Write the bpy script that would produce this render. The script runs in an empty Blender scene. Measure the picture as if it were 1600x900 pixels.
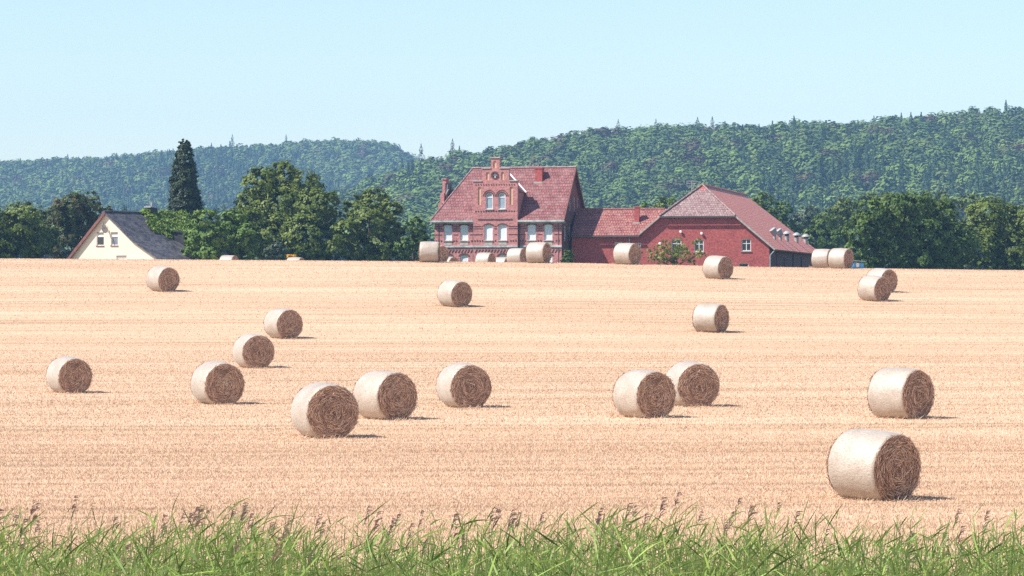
import bpy, bmesh, math, random
import numpy as np
from mathutils import Vector, Matrix
from mathutils.geometry import normal as face_normal

sc = bpy.context.scene
COL = sc.collection
F = 5062.0                       # focal length in pixels of the 1600-wide photograph

# ------------------------------------------------------------------ camera
cam_d = bpy.data.cameras.new('camera')
cam = bpy.data.objects.new('camera', cam_d); COL.objects.link(cam)
cam_d.sensor_width = 36.0
cam_d.lens = 36.0 * F / 1600.0
cam_d.clip_start = 1.0
cam_d.clip_end = 9000.0
cam.location = (0, 0, 0)
cam.rotation_euler = (math.radians(90), 0, 0)
sc.camera = cam

# ------------------------------------------------------------------ sky, sun, exposure
SUN_EL = math.radians(50)
SUN_A = math.radians(18)         # how far the sun stands on the camera's side of due left
sun_dir = Vector((-math.cos(SUN_A) * math.cos(SUN_EL), -math.sin(SUN_A) * math.cos(SUN_EL), math.sin(SUN_EL)))
world = bpy.data.worlds.new('World'); sc.world = world
world.use_nodes = True
wn = world.node_tree; wn.nodes.clear()
w_out = wn.nodes.new('ShaderNodeOutputWorld')
w_bg = wn.nodes.new('ShaderNodeBackground')
w_sky = wn.nodes.new('ShaderNodeTexSky')
w_sky.sky_type = 'NISHITA'
w_sky.sun_disc = False
w_sky.sun_elevation = SUN_EL
w_sky.sun_rotation = math.atan2(sun_dir.x, sun_dir.y)
w_sky.altitude = 200.0
w_sky.air_density = 1.0
w_sky.dust_density = 0.5
w_sky.ozone_density = 1.7
w_bg.inputs['Strength'].default_value = 0.107
wn.links.new(w_sky.outputs[0], w_bg.inputs['Color'])
wn.links.new(w_bg.outputs[0], w_out.inputs['Surface'])

sun_d = bpy.data.lights.new('sun', 'SUN')
sun_d.energy = 4.8
sun_d.angle = math.radians(0.5)
sun_d.color = (1.0, 0.95, 0.88)
sun = bpy.data.objects.new('sun', sun_d); COL.objects.link(sun)
sun.rotation_euler = sun_dir.to_track_quat('Z', 'Y').to_euler()

sc.view_settings.view_transform = 'Standard'
sc.view_settings.look = 'None'
sc.view_settings.exposure = 0.80
sc.view_settings.gamma = 1.0
sc.view_settings.use_curve_mapping = False
sc.cycles.use_denoising = False
HAZE_DENSITY = 0.00018
HAZE_COLOR = (0.36, 0.64, 1.0, 1)

# ------------------------------------------------------------------ helpers
rng = np.random.default_rng(7)
random.seed(7)

def P(px, row, d):
    return Vector(((px - 800.0) / F * d, d, (450.0 - row) / F * d))

def tag(o, label=None, cat=None, group=None, kind=None):
    if label: o['label'] = label
    if cat: o['category'] = cat
    if group: o['group'] = group
    if kind: o['kind'] = kind
    return o

def empty(name, loc, rz=0.0):
    o = bpy.data.objects.new(name, None); COL.objects.link(o)
    o.location = loc; o.rotation_euler = (0, 0, rz)
    o.empty_display_size = 0.3
    return o

def link(name, me, mat, parent=None):
    o = bpy.data.objects.new(name, me); COL.objects.link(o)
    if mat is not None:
        for m in (mat if isinstance(mat, (list, tuple)) else [mat]): me.materials.append(m)
    if parent is not None: o.parent = parent
    return o

class MB:
    """collects polygons for one mesh; UVs are metres along each face"""
    def __init__(s): s.v = []; s.f = []; s.sm = []; s.mi = []
    def poly(s, pts, smooth=False, mi=0):
        b = len(s.v); s.v += [tuple(p) for p in pts]; s.f.append(tuple(range(b, b + len(pts)))); s.sm.append(smooth); s.mi.append(mi)
    def box(s, x0, x1, y0, y1, z0, z1, mi=0):
        c = [(x0,y0,z0),(x1,y0,z0),(x1,y1,z0),(x0,y1,z0),(x0,y0,z1),(x1,y0,z1),(x1,y1,z1),(x0,y1,z1)]
        for q in ((0,3,2,1),(4,5,6,7),(0,1,5,4),(1,2,6,5),(2,3,7,6),(3,0,4,7)): s.poly([c[i] for i in q], mi=mi)
    def slab(s, pts, t, mi=0):
        pts = [Vector(p) for p in pts]; n = face_normal(pts)
        if n.z < 0: pts.reverse(); n = -n
        low = [p - n * t for p in pts]
        s.poly(pts, mi=mi); s.poly(low[::-1], mi=mi)
        k = len(pts)
        for i in range(k): s.poly([pts[i], low[i], low[(i+1)%k], pts[(i+1)%k]], mi=mi)
    def tube(s, a, b, r0, r1=None, n=10, caps=True):
        a = Vector(a); b = Vector(b); r1 = r0 if r1 is None else r1
        d = (b - a).normalized(); u = d.orthogonal().normalized(); w = d.cross(u)
        A = [a + (u*math.cos(i*2*math.pi/n) + w*math.sin(i*2*math.pi/n))*r0 for i in range(n)]
        B = [b + (u*math.cos(i*2*math.pi/n) + w*math.sin(i*2*math.pi/n))*r1 for i in range(n)]
        for i in range(n): s.poly([A[i], A[(i+1)%n], B[(i+1)%n], B[i]], True)
        if caps: s.poly(A[::-1]); s.poly(B)
    def lathe(s, prof, o=(0,0,0), n=14):
        o = Vector(o)
        R = [[o + Vector((r*math.cos(i*2*math.pi/n), r*math.sin(i*2*math.pi/n), z)) for i in range(n)] for r, z in prof]
        for A, B in zip(R, R[1:]):
            for i in range(n): s.poly([A[i], A[(i+1)%n], B[(i+1)%n], B[i]], True)
        s.poly(R[0][::-1]); s.poly(R[-1])
    def build(s, name, mat, parent=None):
        me = bpy.data.meshes.new(name); me.from_pydata(s.v, [], s.f); me.update()
        uv = me.uv_layers.new(name='UVMap')
        for p in me.polygons:
            n = p.normal; u = Vector((-n.y, n.x, 0))
            u = u.normalized() if u.length > 1e-3 else Vector((1,0,0))
            w = n.cross(u)
            for li in p.loop_indices:
                q = me.vertices[me.loops[li].vertex_index].co; uv.data[li].uv = (q.dot(u), q.dot(w))
        me.polygons.foreach_set('use_smooth', s.sm); me.polygons.foreach_set('material_index', s.mi)
        return link(name, me, mat, parent)

def filled(outline, holes):
    """triangles of a polygon with holes, both lists of (u, z)"""
    bm = bmesh.new(); edges = []
    for loop in [outline] + holes:
        vs = [bm.verts.new((p[0], 0, p[1])) for p in loop]
        for i in range(len(vs)): edges.append(bm.edges.new((vs[i], vs[(i+1)%len(vs)])))
    bmesh.ops.triangle_fill(bm, use_beauty=True, use_dissolve=False, edges=edges)
    tris = [[(v.co.x, v.co.z) for v in f.verts] for f in bm.faces]
    bm.free(); return tris

def facade(mb, outline, holes, fn, depth=0.2):
    """wall skin with real openings; fn(u, z, inward) gives the local point; adds the reveals of the openings"""
    for t in filled(outline, holes):
        mb.poly([fn(u, z, 0) for u, z in t])
    for h in holes:
        for i in range(len(h)):
            a, b = h[i], h[(i+1)%len(h)]
            mb.poly([fn(*a, 0), fn(*b, 0), fn(*b, depth), fn(*a, depth)])

def rect(u, z, w, h): return [(u-w/2, z), (u+w/2, z), (u+w/2, z+h), (u-w/2, z+h)]
def arch(u, z, w, h, rise, n=8):
    """rectangle with an arched head; h is the full height, rise the height of the arch"""
    pts = [(u-w/2, z), (u+w/2, z)]
    for i in range(n+1):
        t = math.pi * i / n
        pts.append((u + w/2*math.cos(t), z + h - rise + rise*math.sin(t)))
    return pts
def circle(u, z, r, n=16): return [(u + r*math.cos(2*math.pi*i/n), z + r*math.sin(2*math.pi*i/n)) for i in range(n)]

def plate(mb, loop, fn, d0, d1):
    """a solid plate of the outline loop between inward depths d0 (front) and d1"""
    mb.poly([fn(u, z, d0) for u, z in loop]); mb.poly([fn(u, z, d1) for u, z in loop[::-1]])
    for i in range(len(loop)):
        a, b = loop[i], loop[(i+1)%len(loop)]
        mb.poly([fn(*a, d0), fn(*a, d1), fn(*b, d1), fn(*b, d0)])

def ubox(mb, u0, u1, z0, z1, d0, d1, fn): plate(mb, [(u0,z0),(u1,z0),(u1,z1),(u0,z1)], fn, d0, d1)

def ring(mb, outer, inner, fn, d0, d1):
    for i in range(len(outer)):
        j = (i+1) % len(outer)
        mb.poly([fn(*outer[i], d0), fn(*outer[j], d0), fn(*inner[j], d0), fn(*inner[i], d0)])
        mb.poly([fn(*outer[i], d0), fn(*outer[i], d1), fn(*outer[j], d1), fn(*outer[j], d0)])
        mb.poly([fn(*inner[i], d0), fn(*inner[j], d0), fn(*inner[j], d1), fn(*inner[i], d1)])

# ------------------------------------------------------------------ materials
def mat(name):
    m = bpy.data.materials.new(name); m.use_nodes = True
    nt = m.node_tree; nt.nodes.clear()
    out = nt.nodes.new('ShaderNodeOutputMaterial')
    return m, nt, out
def N(nt, t, **kw):
    n = nt.nodes.new(t)
    for k, v in kw.items():
        if k.startswith('i_'): n.inputs[k[2:].replace('_', ' ')].default_value = v
        else: setattr(n, k, v)
    return n
def ramp(nt, src, stops):
    r = nt.nodes.new('ShaderNodeValToRGB'); e = r.color_ramp.elements
    while len(e) < len(stops): e.new(0.5)
    for el, (p, c) in zip(e, stops): el.position = p; el.color = (*c, 1)
    nt.links.new(src, r.inputs[0]); return r
def mix(nt, fac, a, b, mode='MIX'):
    m = nt.nodes.new('ShaderNodeMix'); m.data_type = 'RGBA'; m.blend_type = mode
    if isinstance(fac, (int, float)): m.inputs[0].default_value = fac
    else: nt.links.new(fac, m.inputs[0])
    for s, i in ((a, 6), (b, 7)):
        if isinstance(s, tuple): m.inputs[i].default_value = (*s[:3], 1)
        else: nt.links.new(s, m.inputs[i])
    return m.outputs[2]

def principled(nt, out, color, rough=0.8, spec=0.3):
    b = N(nt, 'ShaderNodeBsdfPrincipled'); b.inputs['Roughness'].default_value = rough
    b.inputs['Specular IOR Level'].default_value = spec
    if isinstance(color, tuple): b.inputs['Base Color'].default_value = (*color, 1)
    else: nt.links.new(color, b.inputs['Base Color'])
    nt.links.new(b.outputs[0], out.inputs['Surface']); return b

def plain(name, color, rough=0.7, spec=0.3, var=0.25, scale=3.0):
    m, nt, out = mat(name)
    tc = N(nt, 'ShaderNodeTexCoord'); no = N(nt, 'ShaderNodeTexNoise', i_Scale=scale, i_Detail=5.0)
    nt.links.new(tc.outputs['Object'], no.inputs['Vector'])
    r = ramp(nt, no.outputs[0], [(0.3, tuple(c*(1-var) for c in color)), (0.7, tuple(min(1, c*(1+var)) for c in color))])
    principled(nt, out, r.outputs[0], rough, spec); return m

def brick(name, c1, c2, mortar, stain=(0.10,0.05,0.05), bw=0.25, rh=0.078, stain_amt=0.5):
    m, nt, out = mat(name)
    uv = N(nt, 'ShaderNodeUVMap', uv_map='UVMap')
    b = N(nt, 'ShaderNodeTexBrick', offset=0.5)
    b.inputs['Color1'].default_value = (*c1, 1); b.inputs['Color2'].default_value = (*c2, 1); b.inputs['Mortar'].default_value = (*mortar, 1)
    b.inputs['Scale'].default_value = 1; b.inputs['Brick Width'].default_value = bw; b.inputs['Row Height'].default_value = rh
    b.inputs['Mortar Size'].default_value = 0.008; b.inputs['Bias'].default_value = 0.0
    nt.links.new(uv.outputs[0], b.inputs['Vector'])
    no = N(nt, 'ShaderNodeTexNoise', i_Scale=0.8, i_Detail=6.0, i_Roughness=0.7)
    nt.links.new(uv.outputs[0], no.inputs['Vector'])
    r = ramp(nt, no.outputs[0], [(0.45, (0,0,0)), (0.72, (stain_amt,)*3)])
    n2 = N(nt, 'ShaderNodeTexNoise', i_Scale=5.0, i_Detail=4.0); nt.links.new(uv.outputs[0], n2.inputs['Vector'])
    r2 = ramp(nt, n2.outputs[0], [(0.3, (0.7,0.7,0.7)), (0.7, (1.25,1.25,1.25))])
    c = mix(nt, r.outputs[0], b.outputs['Color'], stain)
    c = mix(nt, 1.0, c, r2.outputs[0], 'MULTIPLY')
    p = principled(nt, out, c, 0.85, 0.2)
    bp = N(nt, 'ShaderNodeBump', i_Strength=0.5, i_Distance=0.01); nt.links.new(b.outputs['Fac'], bp.inputs['Height']); bp.invert = True
    nt.links.new(bp.outputs[0], p.inputs['Normal']); return m

def tiles(name, c1, c2, gap, moss, moss_amt=0.5, w=0.26, h=0.34, rough=0.6, gapw=0.035):
    m, nt, out = mat(name)
    uv = N(nt, 'ShaderNodeUVMap', uv_map='UVMap')
    b = N(nt, 'ShaderNodeTexBrick', offset=0.5)
    b.inputs['Color1'].default_value = (*c1, 1); b.inputs['Color2'].default_value = (*c2, 1); b.inputs['Mortar'].default_value = (*gap, 1)
    b.inputs['Scale'].default_value = 1; b.inputs['Brick Width'].default_value = w; b.inputs['Row Height'].default_value = h
    b.inputs['Mortar Size'].default_value = gapw; b.inputs['Mortar Smooth'].default_value = 0.6
    nt.links.new(uv.outputs[0], b.inputs['Vector'])
    no = N(nt, 'ShaderNodeTexNoise', i_Scale=0.9, i_Detail=7.0, i_Roughness=0.75)
    nt.links.new(uv.outputs[0], no.inputs['Vector'])
    r = ramp(nt, no.outputs[0], [(0.42, (0,0,0)), (0.68, (moss_amt,)*3)])
    c = mix(nt, r.outputs[0], b.outputs['Color'], moss)
    n2 = N(nt, 'ShaderNodeTexNoise', i_Scale=4.0, i_Detail=3.0); nt.links.new(uv.outputs[0], n2.inputs['Vector'])
    r2 = ramp(nt, n2.outputs[0], [(0.3, (0.6,0.6,0.6)), (0.7, (1.35,1.35,1.35))])
    c = mix(nt, 1.0, c, r2.outputs[0], 'MULTIPLY')
    p = principled(nt, out, c, rough, 0.4)
    sx = N(nt, 'ShaderNodeSeparateXYZ'); nt.links.new(uv.outputs[0], sx.inputs[0])
    md = N(nt, 'ShaderNodeMath', operation='FLOORED_MODULO'); md.inputs[1].default_value = h; nt.links.new(sx.outputs[1], md.inputs[0])
    bp = N(nt, 'ShaderNodeBump', i_Strength=0.9, i_Distance=0.10); bp.invert = True
    nt.links.new(md.outputs[0], bp.inputs['Height']); nt.links.new(bp.outputs[0], p.inputs['Normal'])
    return m

def leaf_mat(name, dark, light, accent=None, accent_amt=0.3, transl=0.25, patch=0.35):
    m, nt, out = mat(name)
    g = N(nt, 'ShaderNodeNewGeometry')
    r = ramp(nt, g.outputs['Random Per Island'], [(0.0, dark), (1.0, light)])
    c = r.outputs[0]
    tc = N(nt, 'ShaderNodeTexCoord'); no = N(nt, 'ShaderNodeTexNoise', i_Scale=patch, i_Detail=3.0)
    nt.links.new(tc.outputs['Object'], no.inputs['Vector'])
    r2 = ramp(nt, no.outputs[0], [(0.35, (0.75,0.8,0.8)), (0.65, (1.3,1.2,1.1))])
    c = mix(nt, 1.0, c, r2.outputs[0], 'MULTIPLY')
    if accent:
        n3 = N(nt, 'ShaderNodeTexNoise', i_Scale=0.9, i_Detail=4.0); nt.links.new(tc.outputs['Object'], n3.inputs['Vector'])
        r3 = ramp(nt, n3.outputs[0], [(0.5, (0,0,0)), (0.62, (accent_amt,)*3)])
        c = mix(nt, r3.outputs[0], c, accent)
    d = N(nt, 'ShaderNodeBsdfPrincipled'); d.inputs['Roughness'].default_value = 0.55; d.inputs['Specular IOR Level'].default_value = 0.3
    t = N(nt, 'ShaderNodeBsdfTranslucent'); mx = N(nt, 'ShaderNodeMixShader'); mx.inputs[0].default_value = transl
    nt.links.new(c, d.inputs['Base Color']); nt.links.new(c, t.inputs['Color'])
    nt.links.new(d.outputs[0], mx.inputs[1]); nt.links.new(t.outputs[0], mx.inputs[2]); nt.links.new(mx.outputs[0], out.inputs['Surface'])
    return m

def attr_leaf_mat(name):
    m, nt, out = mat(name)
    a = N(nt, 'ShaderNodeAttribute', attribute_name='species'); g = N(nt, 'ShaderNodeNewGeometry')
    r = ramp(nt, g.outputs['Random Per Island'], [(0.0, (0.85,0.85,0.85)), (1.0, (1.15,1.15,1.15))])
    c = mix(nt, 1.0, a.outputs['Color'], r.outputs[0], 'MULTIPLY')
    principled(nt, out, c, 0.7, 0.2); return m

M = {}
M['brick'] = brick('house_brick', (0.62,0.225,0.205), (0.45,0.145,0.14), (0.50,0.35,0.32), stain_amt=0.3)
M['brick_dark'] = brick('glazed_dark_brick', (0.13,0.05,0.05), (0.09,0.035,0.035), (0.2,0.14,0.13), stain_amt=0.2)
M['barn_brick'] = brick('barn_brick', (0.50,0.105,0.095), (0.40,0.075,0.07), (0.42,0.16,0.14), stain=(0.2,0.05,0.05), stain_amt=0.4)
M['gable_brick'] = brick('shade_darkened_brick', (0.23,0.10,0.09), (0.16,0.07,0.065), (0.2,0.14,0.13), stain_amt=0.5)  # darker brick colour, with shade painted in for walls turned from the sun
M['roof'] = tiles('house_roof_tiles', (0.28,0.075,0.066), (0.18,0.047,0.046), (0.06,0.02,0.02), (0.34,0.20,0.19), 0.5, h=0.40, gapw=0.05)
M['barn_roof'] = tiles('barn_roof_tiles', (0.72,0.24,0.155), (0.60,0.18,0.125), (0.26,0.08,0.065), (0.60,0.30,0.21), 0.5)
M['hip_roof'] = tiles('sheen_toned_hip_tiles', (0.31,0.195,0.18), (0.22,0.125,0.115), (0.09,0.045,0.045), (0.36,0.28,0.26), 0.5)  # greyer tile colour has the sheen of the barn's front hip painted in
M['wing_roof'] = tiles('wing_roof_tiles', (0.38,0.115,0.09), (0.25,0.065,0.058), (0.07,0.02,0.02), (0.42,0.26,0.22), 0.5, h=0.40, gapw=0.05)
M['slate'] = tiles('dark_roof_tiles', (0.075,0.07,0.08), (0.035,0.032,0.04), (0.010,0.009,0.012), (0.17,0.16,0.17), 0.7, w=0.24, h=0.3)
M['white'] = plain('white_paint', (0.78,0.78,0.76), 0.5, 0.4, 0.05)
M['blind'] = plain('roller_blind', (0.74,0.78,0.78), 0.6, 0.3, 0.04)
M['arch_glass'] = plain('frosted_pane', (0.30,0.37,0.42), 0.25, 0.5, 0.12)
M['tan'] = plain('tan_plaster', (0.66,0.42,0.27), 0.9, 0.1, 0.12)
M['stone'] = plain('weathered_stone', (0.42,0.38,0.34), 0.9, 0.1, 0.25)
M['gutter'] = plain('grey_gutter', (0.46,0.45,0.43), 0.6, 0.3, 0.4, 2.0)
M['zinc'] = plain('zinc_sheet', (0.33,0.34,0.34), 0.42, 0.5, 0.15)
M['dark'] = plain('dark_sheet', (0.03,0.03,0.035), 0.6, 0.3, 0.3)
M['pipe'] = plain('downpipe_paint', (0.10,0.09,0.09), 0.6, 0.3, 0.2)
M['glass'] = plain('dark_window_glass', (0.02,0.025,0.03), 0.08, 0.6, 0.2)
M['glass_pale'] = plain('window_glass_with_curtain', (0.14,0.16,0.20), 0.1, 0.6, 0.3)
M['cream'] = plain('cream_render', (0.60,0.56,0.46), 0.9, 0.1, 0.05, 0.6)
M['red_wood'] = plain('red_brown_board', (0.17,0.075,0.065), 0.7, 0.2, 0.2)
M['bark'] = plain('bark', (0.11,0.08,0.055), 0.95, 0.1, 0.4, 4.0)
M['mound'] = plain('hedge_soil', (0.06,0.05,0.03), 0.95, 0.1, 0.4)
M['pane_blue'] = plain('blue_film', (0.05,0.32,0.62), 0.35, 0.5, 0.25, 2.0)

# ------------------------------------------------------------------ terrain
_zd = np.array([-60, 0, 30, 60, 74, 94, 110, 130, 152, 177, 200, 225, 245, 256, 266, 280, 300, 330, 380, 460, 600.])
_zz = np.array([-4.9,-4.9,-4.9,-4.87,-4.82,-4.58,-4.42,-4.18,-3.68,-2.72,-1.36,0.32,1.48,1.93,2.08,1.88,1.2,0.55,0.2,-1.5,-4.])
def _pchip(xs, ys):
    h = np.diff(xs); dl = np.diff(ys)/h; m = np.zeros(len(xs)); m[0] = dl[0]; m[-1] = dl[-1]
    for i in range(1, len(xs)-1):
        if dl[i-1]*dl[i] > 0:
            w1 = 2*h[i]+h[i-1]; w2 = h[i]+2*h[i-1]; m[i] = (w1+w2)/(w1/dl[i-1]+w2/dl[i])
    def f(x):
        x = np.clip(np.asarray(x, float), xs[0], xs[-1]); i = np.clip(np.searchsorted(xs, x)-1, 0, len(xs)-2)
        t = (x-xs[i])/h[i]
        return ((1+2*t)*(1-t)**2)*ys[i] + t*(1-t)**2*h[i]*m[i] + t*t*(3-2*t)*ys[i+1] + t*t*(t-1)*h[i]*m[i+1]
    return f
_zf = _pchip(_zd, _zz)
def ground_z(x, d):
    x = np.asarray(x, float); d = np.asarray(d, float)
    px = 800 + F*x/260.0
    dr = np.interp(px, [-400,0,150,400,660,900,1180,1470,1600,2000], [-8,-6.5,-5.5,-4,-2,0.5,6.5,10.5,12,14])
    s = np.clip((d-110)/140, 0, 1); s = s*s*(3-2*s); e = np.clip((d-300)/100, 0, 1)
    return _zf(d) - dr*260/F*s*(1-e)

def grid_mesh(name, xs, ys, zfn, material):
    X, Y = np.meshgrid(xs, ys); Z = zfn(X, Y)
    v = np.stack([X, Y, Z], -1).reshape(-1, 3); nx, ny = len(xs), len(ys)
    i = np.arange(nx*ny).reshape(ny, nx)
    q = np.stack([i[:-1,:-1], i[:-1,1:], i[1:,1:], i[1:,:-1]], -1).reshape(-1, 4)
    return link(name, np_mesh(name, v, q, smooth=True), material)

def np_mesh(name, v, q, smooth=False):
    me = bpy.data.meshes.new(name); n, k = len(q), q.shape[1]
    me.vertices.add(len(v)); me.vertices.foreach_set('co', np.ascontiguousarray(v, dtype=np.float32).ravel())
    me.loops.add(n*k); me.loops.foreach_set('vertex_index', np.ascontiguousarray(q, dtype=np.int32).ravel())
    me.polygons.add(n); me.polygons.foreach_set('loop_start', np.arange(0, n*k, k, dtype=np.int32))
    me.polygons.foreach_set('use_smooth', np.full(n, smooth))
    me.update(calc_edges=True); return me

def field_material():
    m, nt, out = mat('stubble_field')
    tc = N(nt, 'ShaderNodeTexCoord')
    def noise(scale, loc=(0,0,0), rot=0.0, detail=4.0, rough=0.6):
        mp = N(nt, 'ShaderNodeMapping'); mp.inputs['Scale'].default_value = scale; mp.inputs['Location'].default_value = loc
        mr = N(nt, 'ShaderNodeMapping'); mr.inputs['Rotation'].default_value = (0, 0, rot)
        nt.links.new(tc.outputs['Object'], mr.inputs['Vector']); nt.links.new(mr.outputs[0], mp.inputs['Vector'])
        n = N(nt, 'ShaderNodeTexNoise', i_Scale=1.0, i_Detail=detail, i_Roughness=rough); nt.links.new(mp.outputs[0], n.inputs['Vector'])
        return n.outputs[0]
    R = -0.10
    band = noise((0.010, 0.16, 0), (0,0,0), R, 3.0)
    row = noise((0.02, 1.1, 0), (3,1,0), R, 4.0, 0.7)
    speck = noise((9, 3.5, 0), (0,0,0), 0.0, 4.0, 0.75)
    patch = noise((0.03, 0.06, 0), (7,2,0), 0.3, 4.0)
    base = ramp(nt, band, [(0.32, (0.52,0.347,0.222)), (0.68, (0.64,0.447,0.308))]).outputs[0]
    rr = ramp(nt, row, [(0.30, (0.50,0.43,0.37)), (0.45, (0.92,0.90,0.88)), (0.75, (1.12,1.12,1.12))]).outputs[0]
    c = mix(nt, 0.8, base, rr, 'MULTIPLY')
    sp = ramp(nt, speck, [(0.30, (0.55,0.48,0.42)), (0.48, (1,1,1)), (0.72, (1.22,1.22,1.2))]).outputs[0]
    c = mix(nt, 0.75, c, sp, 'MULTIPLY')
    pt = ramp(nt, patch, [(0.35, (0.93,0.91,0.88)), (0.65, (1.05,1.05,1.05))]).outputs[0]
    c = mix(nt, 1.0, c, pt, 'MULTIPLY')
    # tramlines: pairs of narrow wheel tracks
    mr = N(nt, 'ShaderNodeMapping'); mr.inputs['Rotation'].default_value = (0,0,-0.085); nt.links.new(tc.outputs['Object'], mr.inputs['Vector'])
    sx = N(nt, 'ShaderNodeSeparateXYZ'); nt.links.new(mr.outputs[0], sx.inputs[0])
    wob = noise((0.02, 0.02, 0), (1,5,0), 0.0, 2.0)
    ad = N(nt, 'ShaderNodeMath', operation='MULTIPLY_ADD'); ad.inputs[1].default_value = 9.0; nt.links.new(wob, ad.inputs[0]); nt.links.new(sx.outputs[1], ad.inputs[2])
    md = N(nt, 'ShaderNodeMath', operation='FLOORED_MODULO'); md.inputs[1].default_value = 17.0; nt.links.new(ad.outputs[0], md.inputs[0])
    tl = ramp(nt, N2(nt, md.outputs[0], 17.0), [(0.0,(0,0,0)),(0.30,(0,0,0)),(0.315,(1,1,1)),(0.345,(1,1,1)),(0.36,(0,0,0)),(0.42,(0,0,0)),(0.435,(1,1,1)),(0.46,(1,1,1)),(0.475,(0,0,0))]).outputs[0]
    brk = ramp(nt, noise((0.05, 0.3, 0), (2,2,0), R, 4.0), [(0.38,(0,0,0)),(0.60,(0.8,0.8,0.8))]).outputs[0]
    fac = mix(nt, 1.0, tl, brk, 'MULTIPLY')
    c = mix(nt, fac, c, (0.36,0.245,0.15))
    # grass yard beyond the field
    s2 = N(nt, 'ShaderNodeSeparateXYZ'); nt.links.new(tc.outputs['Object'], s2.inputs[0])
    far = ramp(nt, N2(nt, s2.outputs[1], 600.0), [(0.497,(0,0,0)),(0.503,(1,1,1))]).outputs[0]
    c = mix(nt, far, c, (0.06,0.09,0.03))
    p = principled(nt, out, c, 0.95, 0.1)
    bp = N(nt, 'ShaderNodeBump', i_Strength=0.6, i_Distance=0.10); nt.links.new(speck, bp.inputs['Height']); nt.links.new(bp.outputs[0], p.inputs['Normal'])
    return m
def N2(nt, s, div):
    n = N(nt, 'ShaderNodeMath', operation='DIVIDE'); n.inputs[1].default_value = div; nt.links.new(s, n.inputs[0]); return n.outputs[0]

ys = np.concatenate([np.linspace(-60, 60, 25), np.linspace(63, 240, 90), np.linspace(241.5, 310, 60), np.linspace(315, 600, 40)])
xs = np.concatenate([np.linspace(-900, -90, 28), np.linspace(-85, 85, 69), np.linspace(90, 900, 28)])
field = grid_mesh('field', xs, ys, ground_z, field_material())
tag(field, 'pale harvested stubble field rising to a crest', 'field', kind='structure')

# hills: crest row of the tree tops by picture column, turned into real ground height
TREE_H = 21.0
near_sky = (np.array([-600,300,480,560,610,650,700,760,830,900,970,1060,1130,1200,1280,1350,1400,1475,1600,2300.]),
            np.array([345,345,322,292,266,253,242,236,219,207,201,196,197,194,191,189,183,177,170,150.]))
far_sky = (np.array([-700,0,125,200,260,330,400,450,520,560,600,625,645,700,900,2300.]),
           np.array([262,250,246,241,234,228,224,220,217,216,221,230,243,262,290,330.]))
def make_hill(sky, d0, d1, base_row):
    def z(X, Y):
        px = 800 + F*X/Y*1.0
        crest = (450 - np.interp(px, *sky))/F*d1 - TREE_H
        base = (450 - base_row)/F*d0 - TREE_H
        t = np.clip((Y-d0)/(d1-d0), 0, 1); s = t*t*(3-2*t)*0.35 + t*0.65
        und = 2.5*np.sin(X*0.021+Y*0.009) + 2.0*np.sin(X*0.037-Y*0.013+1.0)
        z = base + (np.maximum(crest, base) - base)*s + und*np.sin(np.pi*t)
        return np.where(Y > d1, z - ((Y-d1)*0.05)**1.3*0.15, z)
    return z
near_z = make_hill(near_sky, 980.0, 1400.0, 352.0)
far_z = make_hill(far_sky, 1820.0, 2300.0, 350.0)
M['forest_floor'] = plain('forest_floor', (0.02,0.03,0.012), 0.95, 0.05, 0.4, 0.05)
h1 = grid_mesh('near_hill', np.linspace(-900, 1000, 96), np.linspace(560, 1560, 60), near_z, M['forest_floor'])
h2 = grid_mesh('far_hill', np.linspace(-1300, 1300, 90), np.linspace(1450, 2600, 40), far_z, M['forest_floor'])
tag(h1, 'wooded hillside rising behind the barn', 'hill', kind='structure')
tag(h2, 'distant wooded hill behind the cream house', 'hill', kind='structure')

# ------------------------------------------------------------------ foliage
def unit(a): return a/np.maximum(np.linalg.norm(a, axis=-1, keepdims=True), 1e-9)
def leaf_quads(c, n, size, aspect=0.75, r=rng):
    """rhombic leaf sprays at centres c with normals n"""
    k = len(c); a = unit(np.cross(n, r.normal(size=(k,3)))); b = np.cross(n, a)
    s = np.broadcast_to(size, (k,))[:,None]
    v = np.stack([c - a*s*0.6, c - b*s*0.5*aspect, c + a*s*0.6, c + b*s*0.5*aspect], 1).reshape(-1,3)
    return v, np.arange(4*k, dtype=np.int32).reshape(k, 4)

def lobe_leaves(lobes, per_m2, size, r, lo=0.62, zflat=0.9):
    """leaf sprays through the outer shell of each lobe (x, y, z, radius), clustered into twiggy clumps"""
    C, NN = [], []
    for x, y, z, R in lobes:
        k = max(40, int(per_m2*4*math.pi*R*R))
        nt_ = max(8, int(k/34))
        u = unit(r.normal(size=(nt_,3))); rad = R*(lo + (1.10-lo)*r.random(nt_)**0.55)
        tw = u*rad[:,None]*np.array([1,1,zflat])
        own = r.integers(0, nt_, k)
        p = tw[own] + r.normal(size=(k,3))*R*0.085*np.array([1,1,0.8])
        C.append(p + np.array([x,y,z])); NN.append(unit(unit(p)*0.75 + unit(tw[own]+np.array([0,0,R*0.35]))*0.3 + r.normal(size=(k,3))*0.30 + np.array([0,0,0.20])))
    C = np.concatenate(C); NN = np.concatenate(NN)
    return leaf_quads(C, NN, size*(0.6+0.8*r.random(len(C))), r=r)

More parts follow.
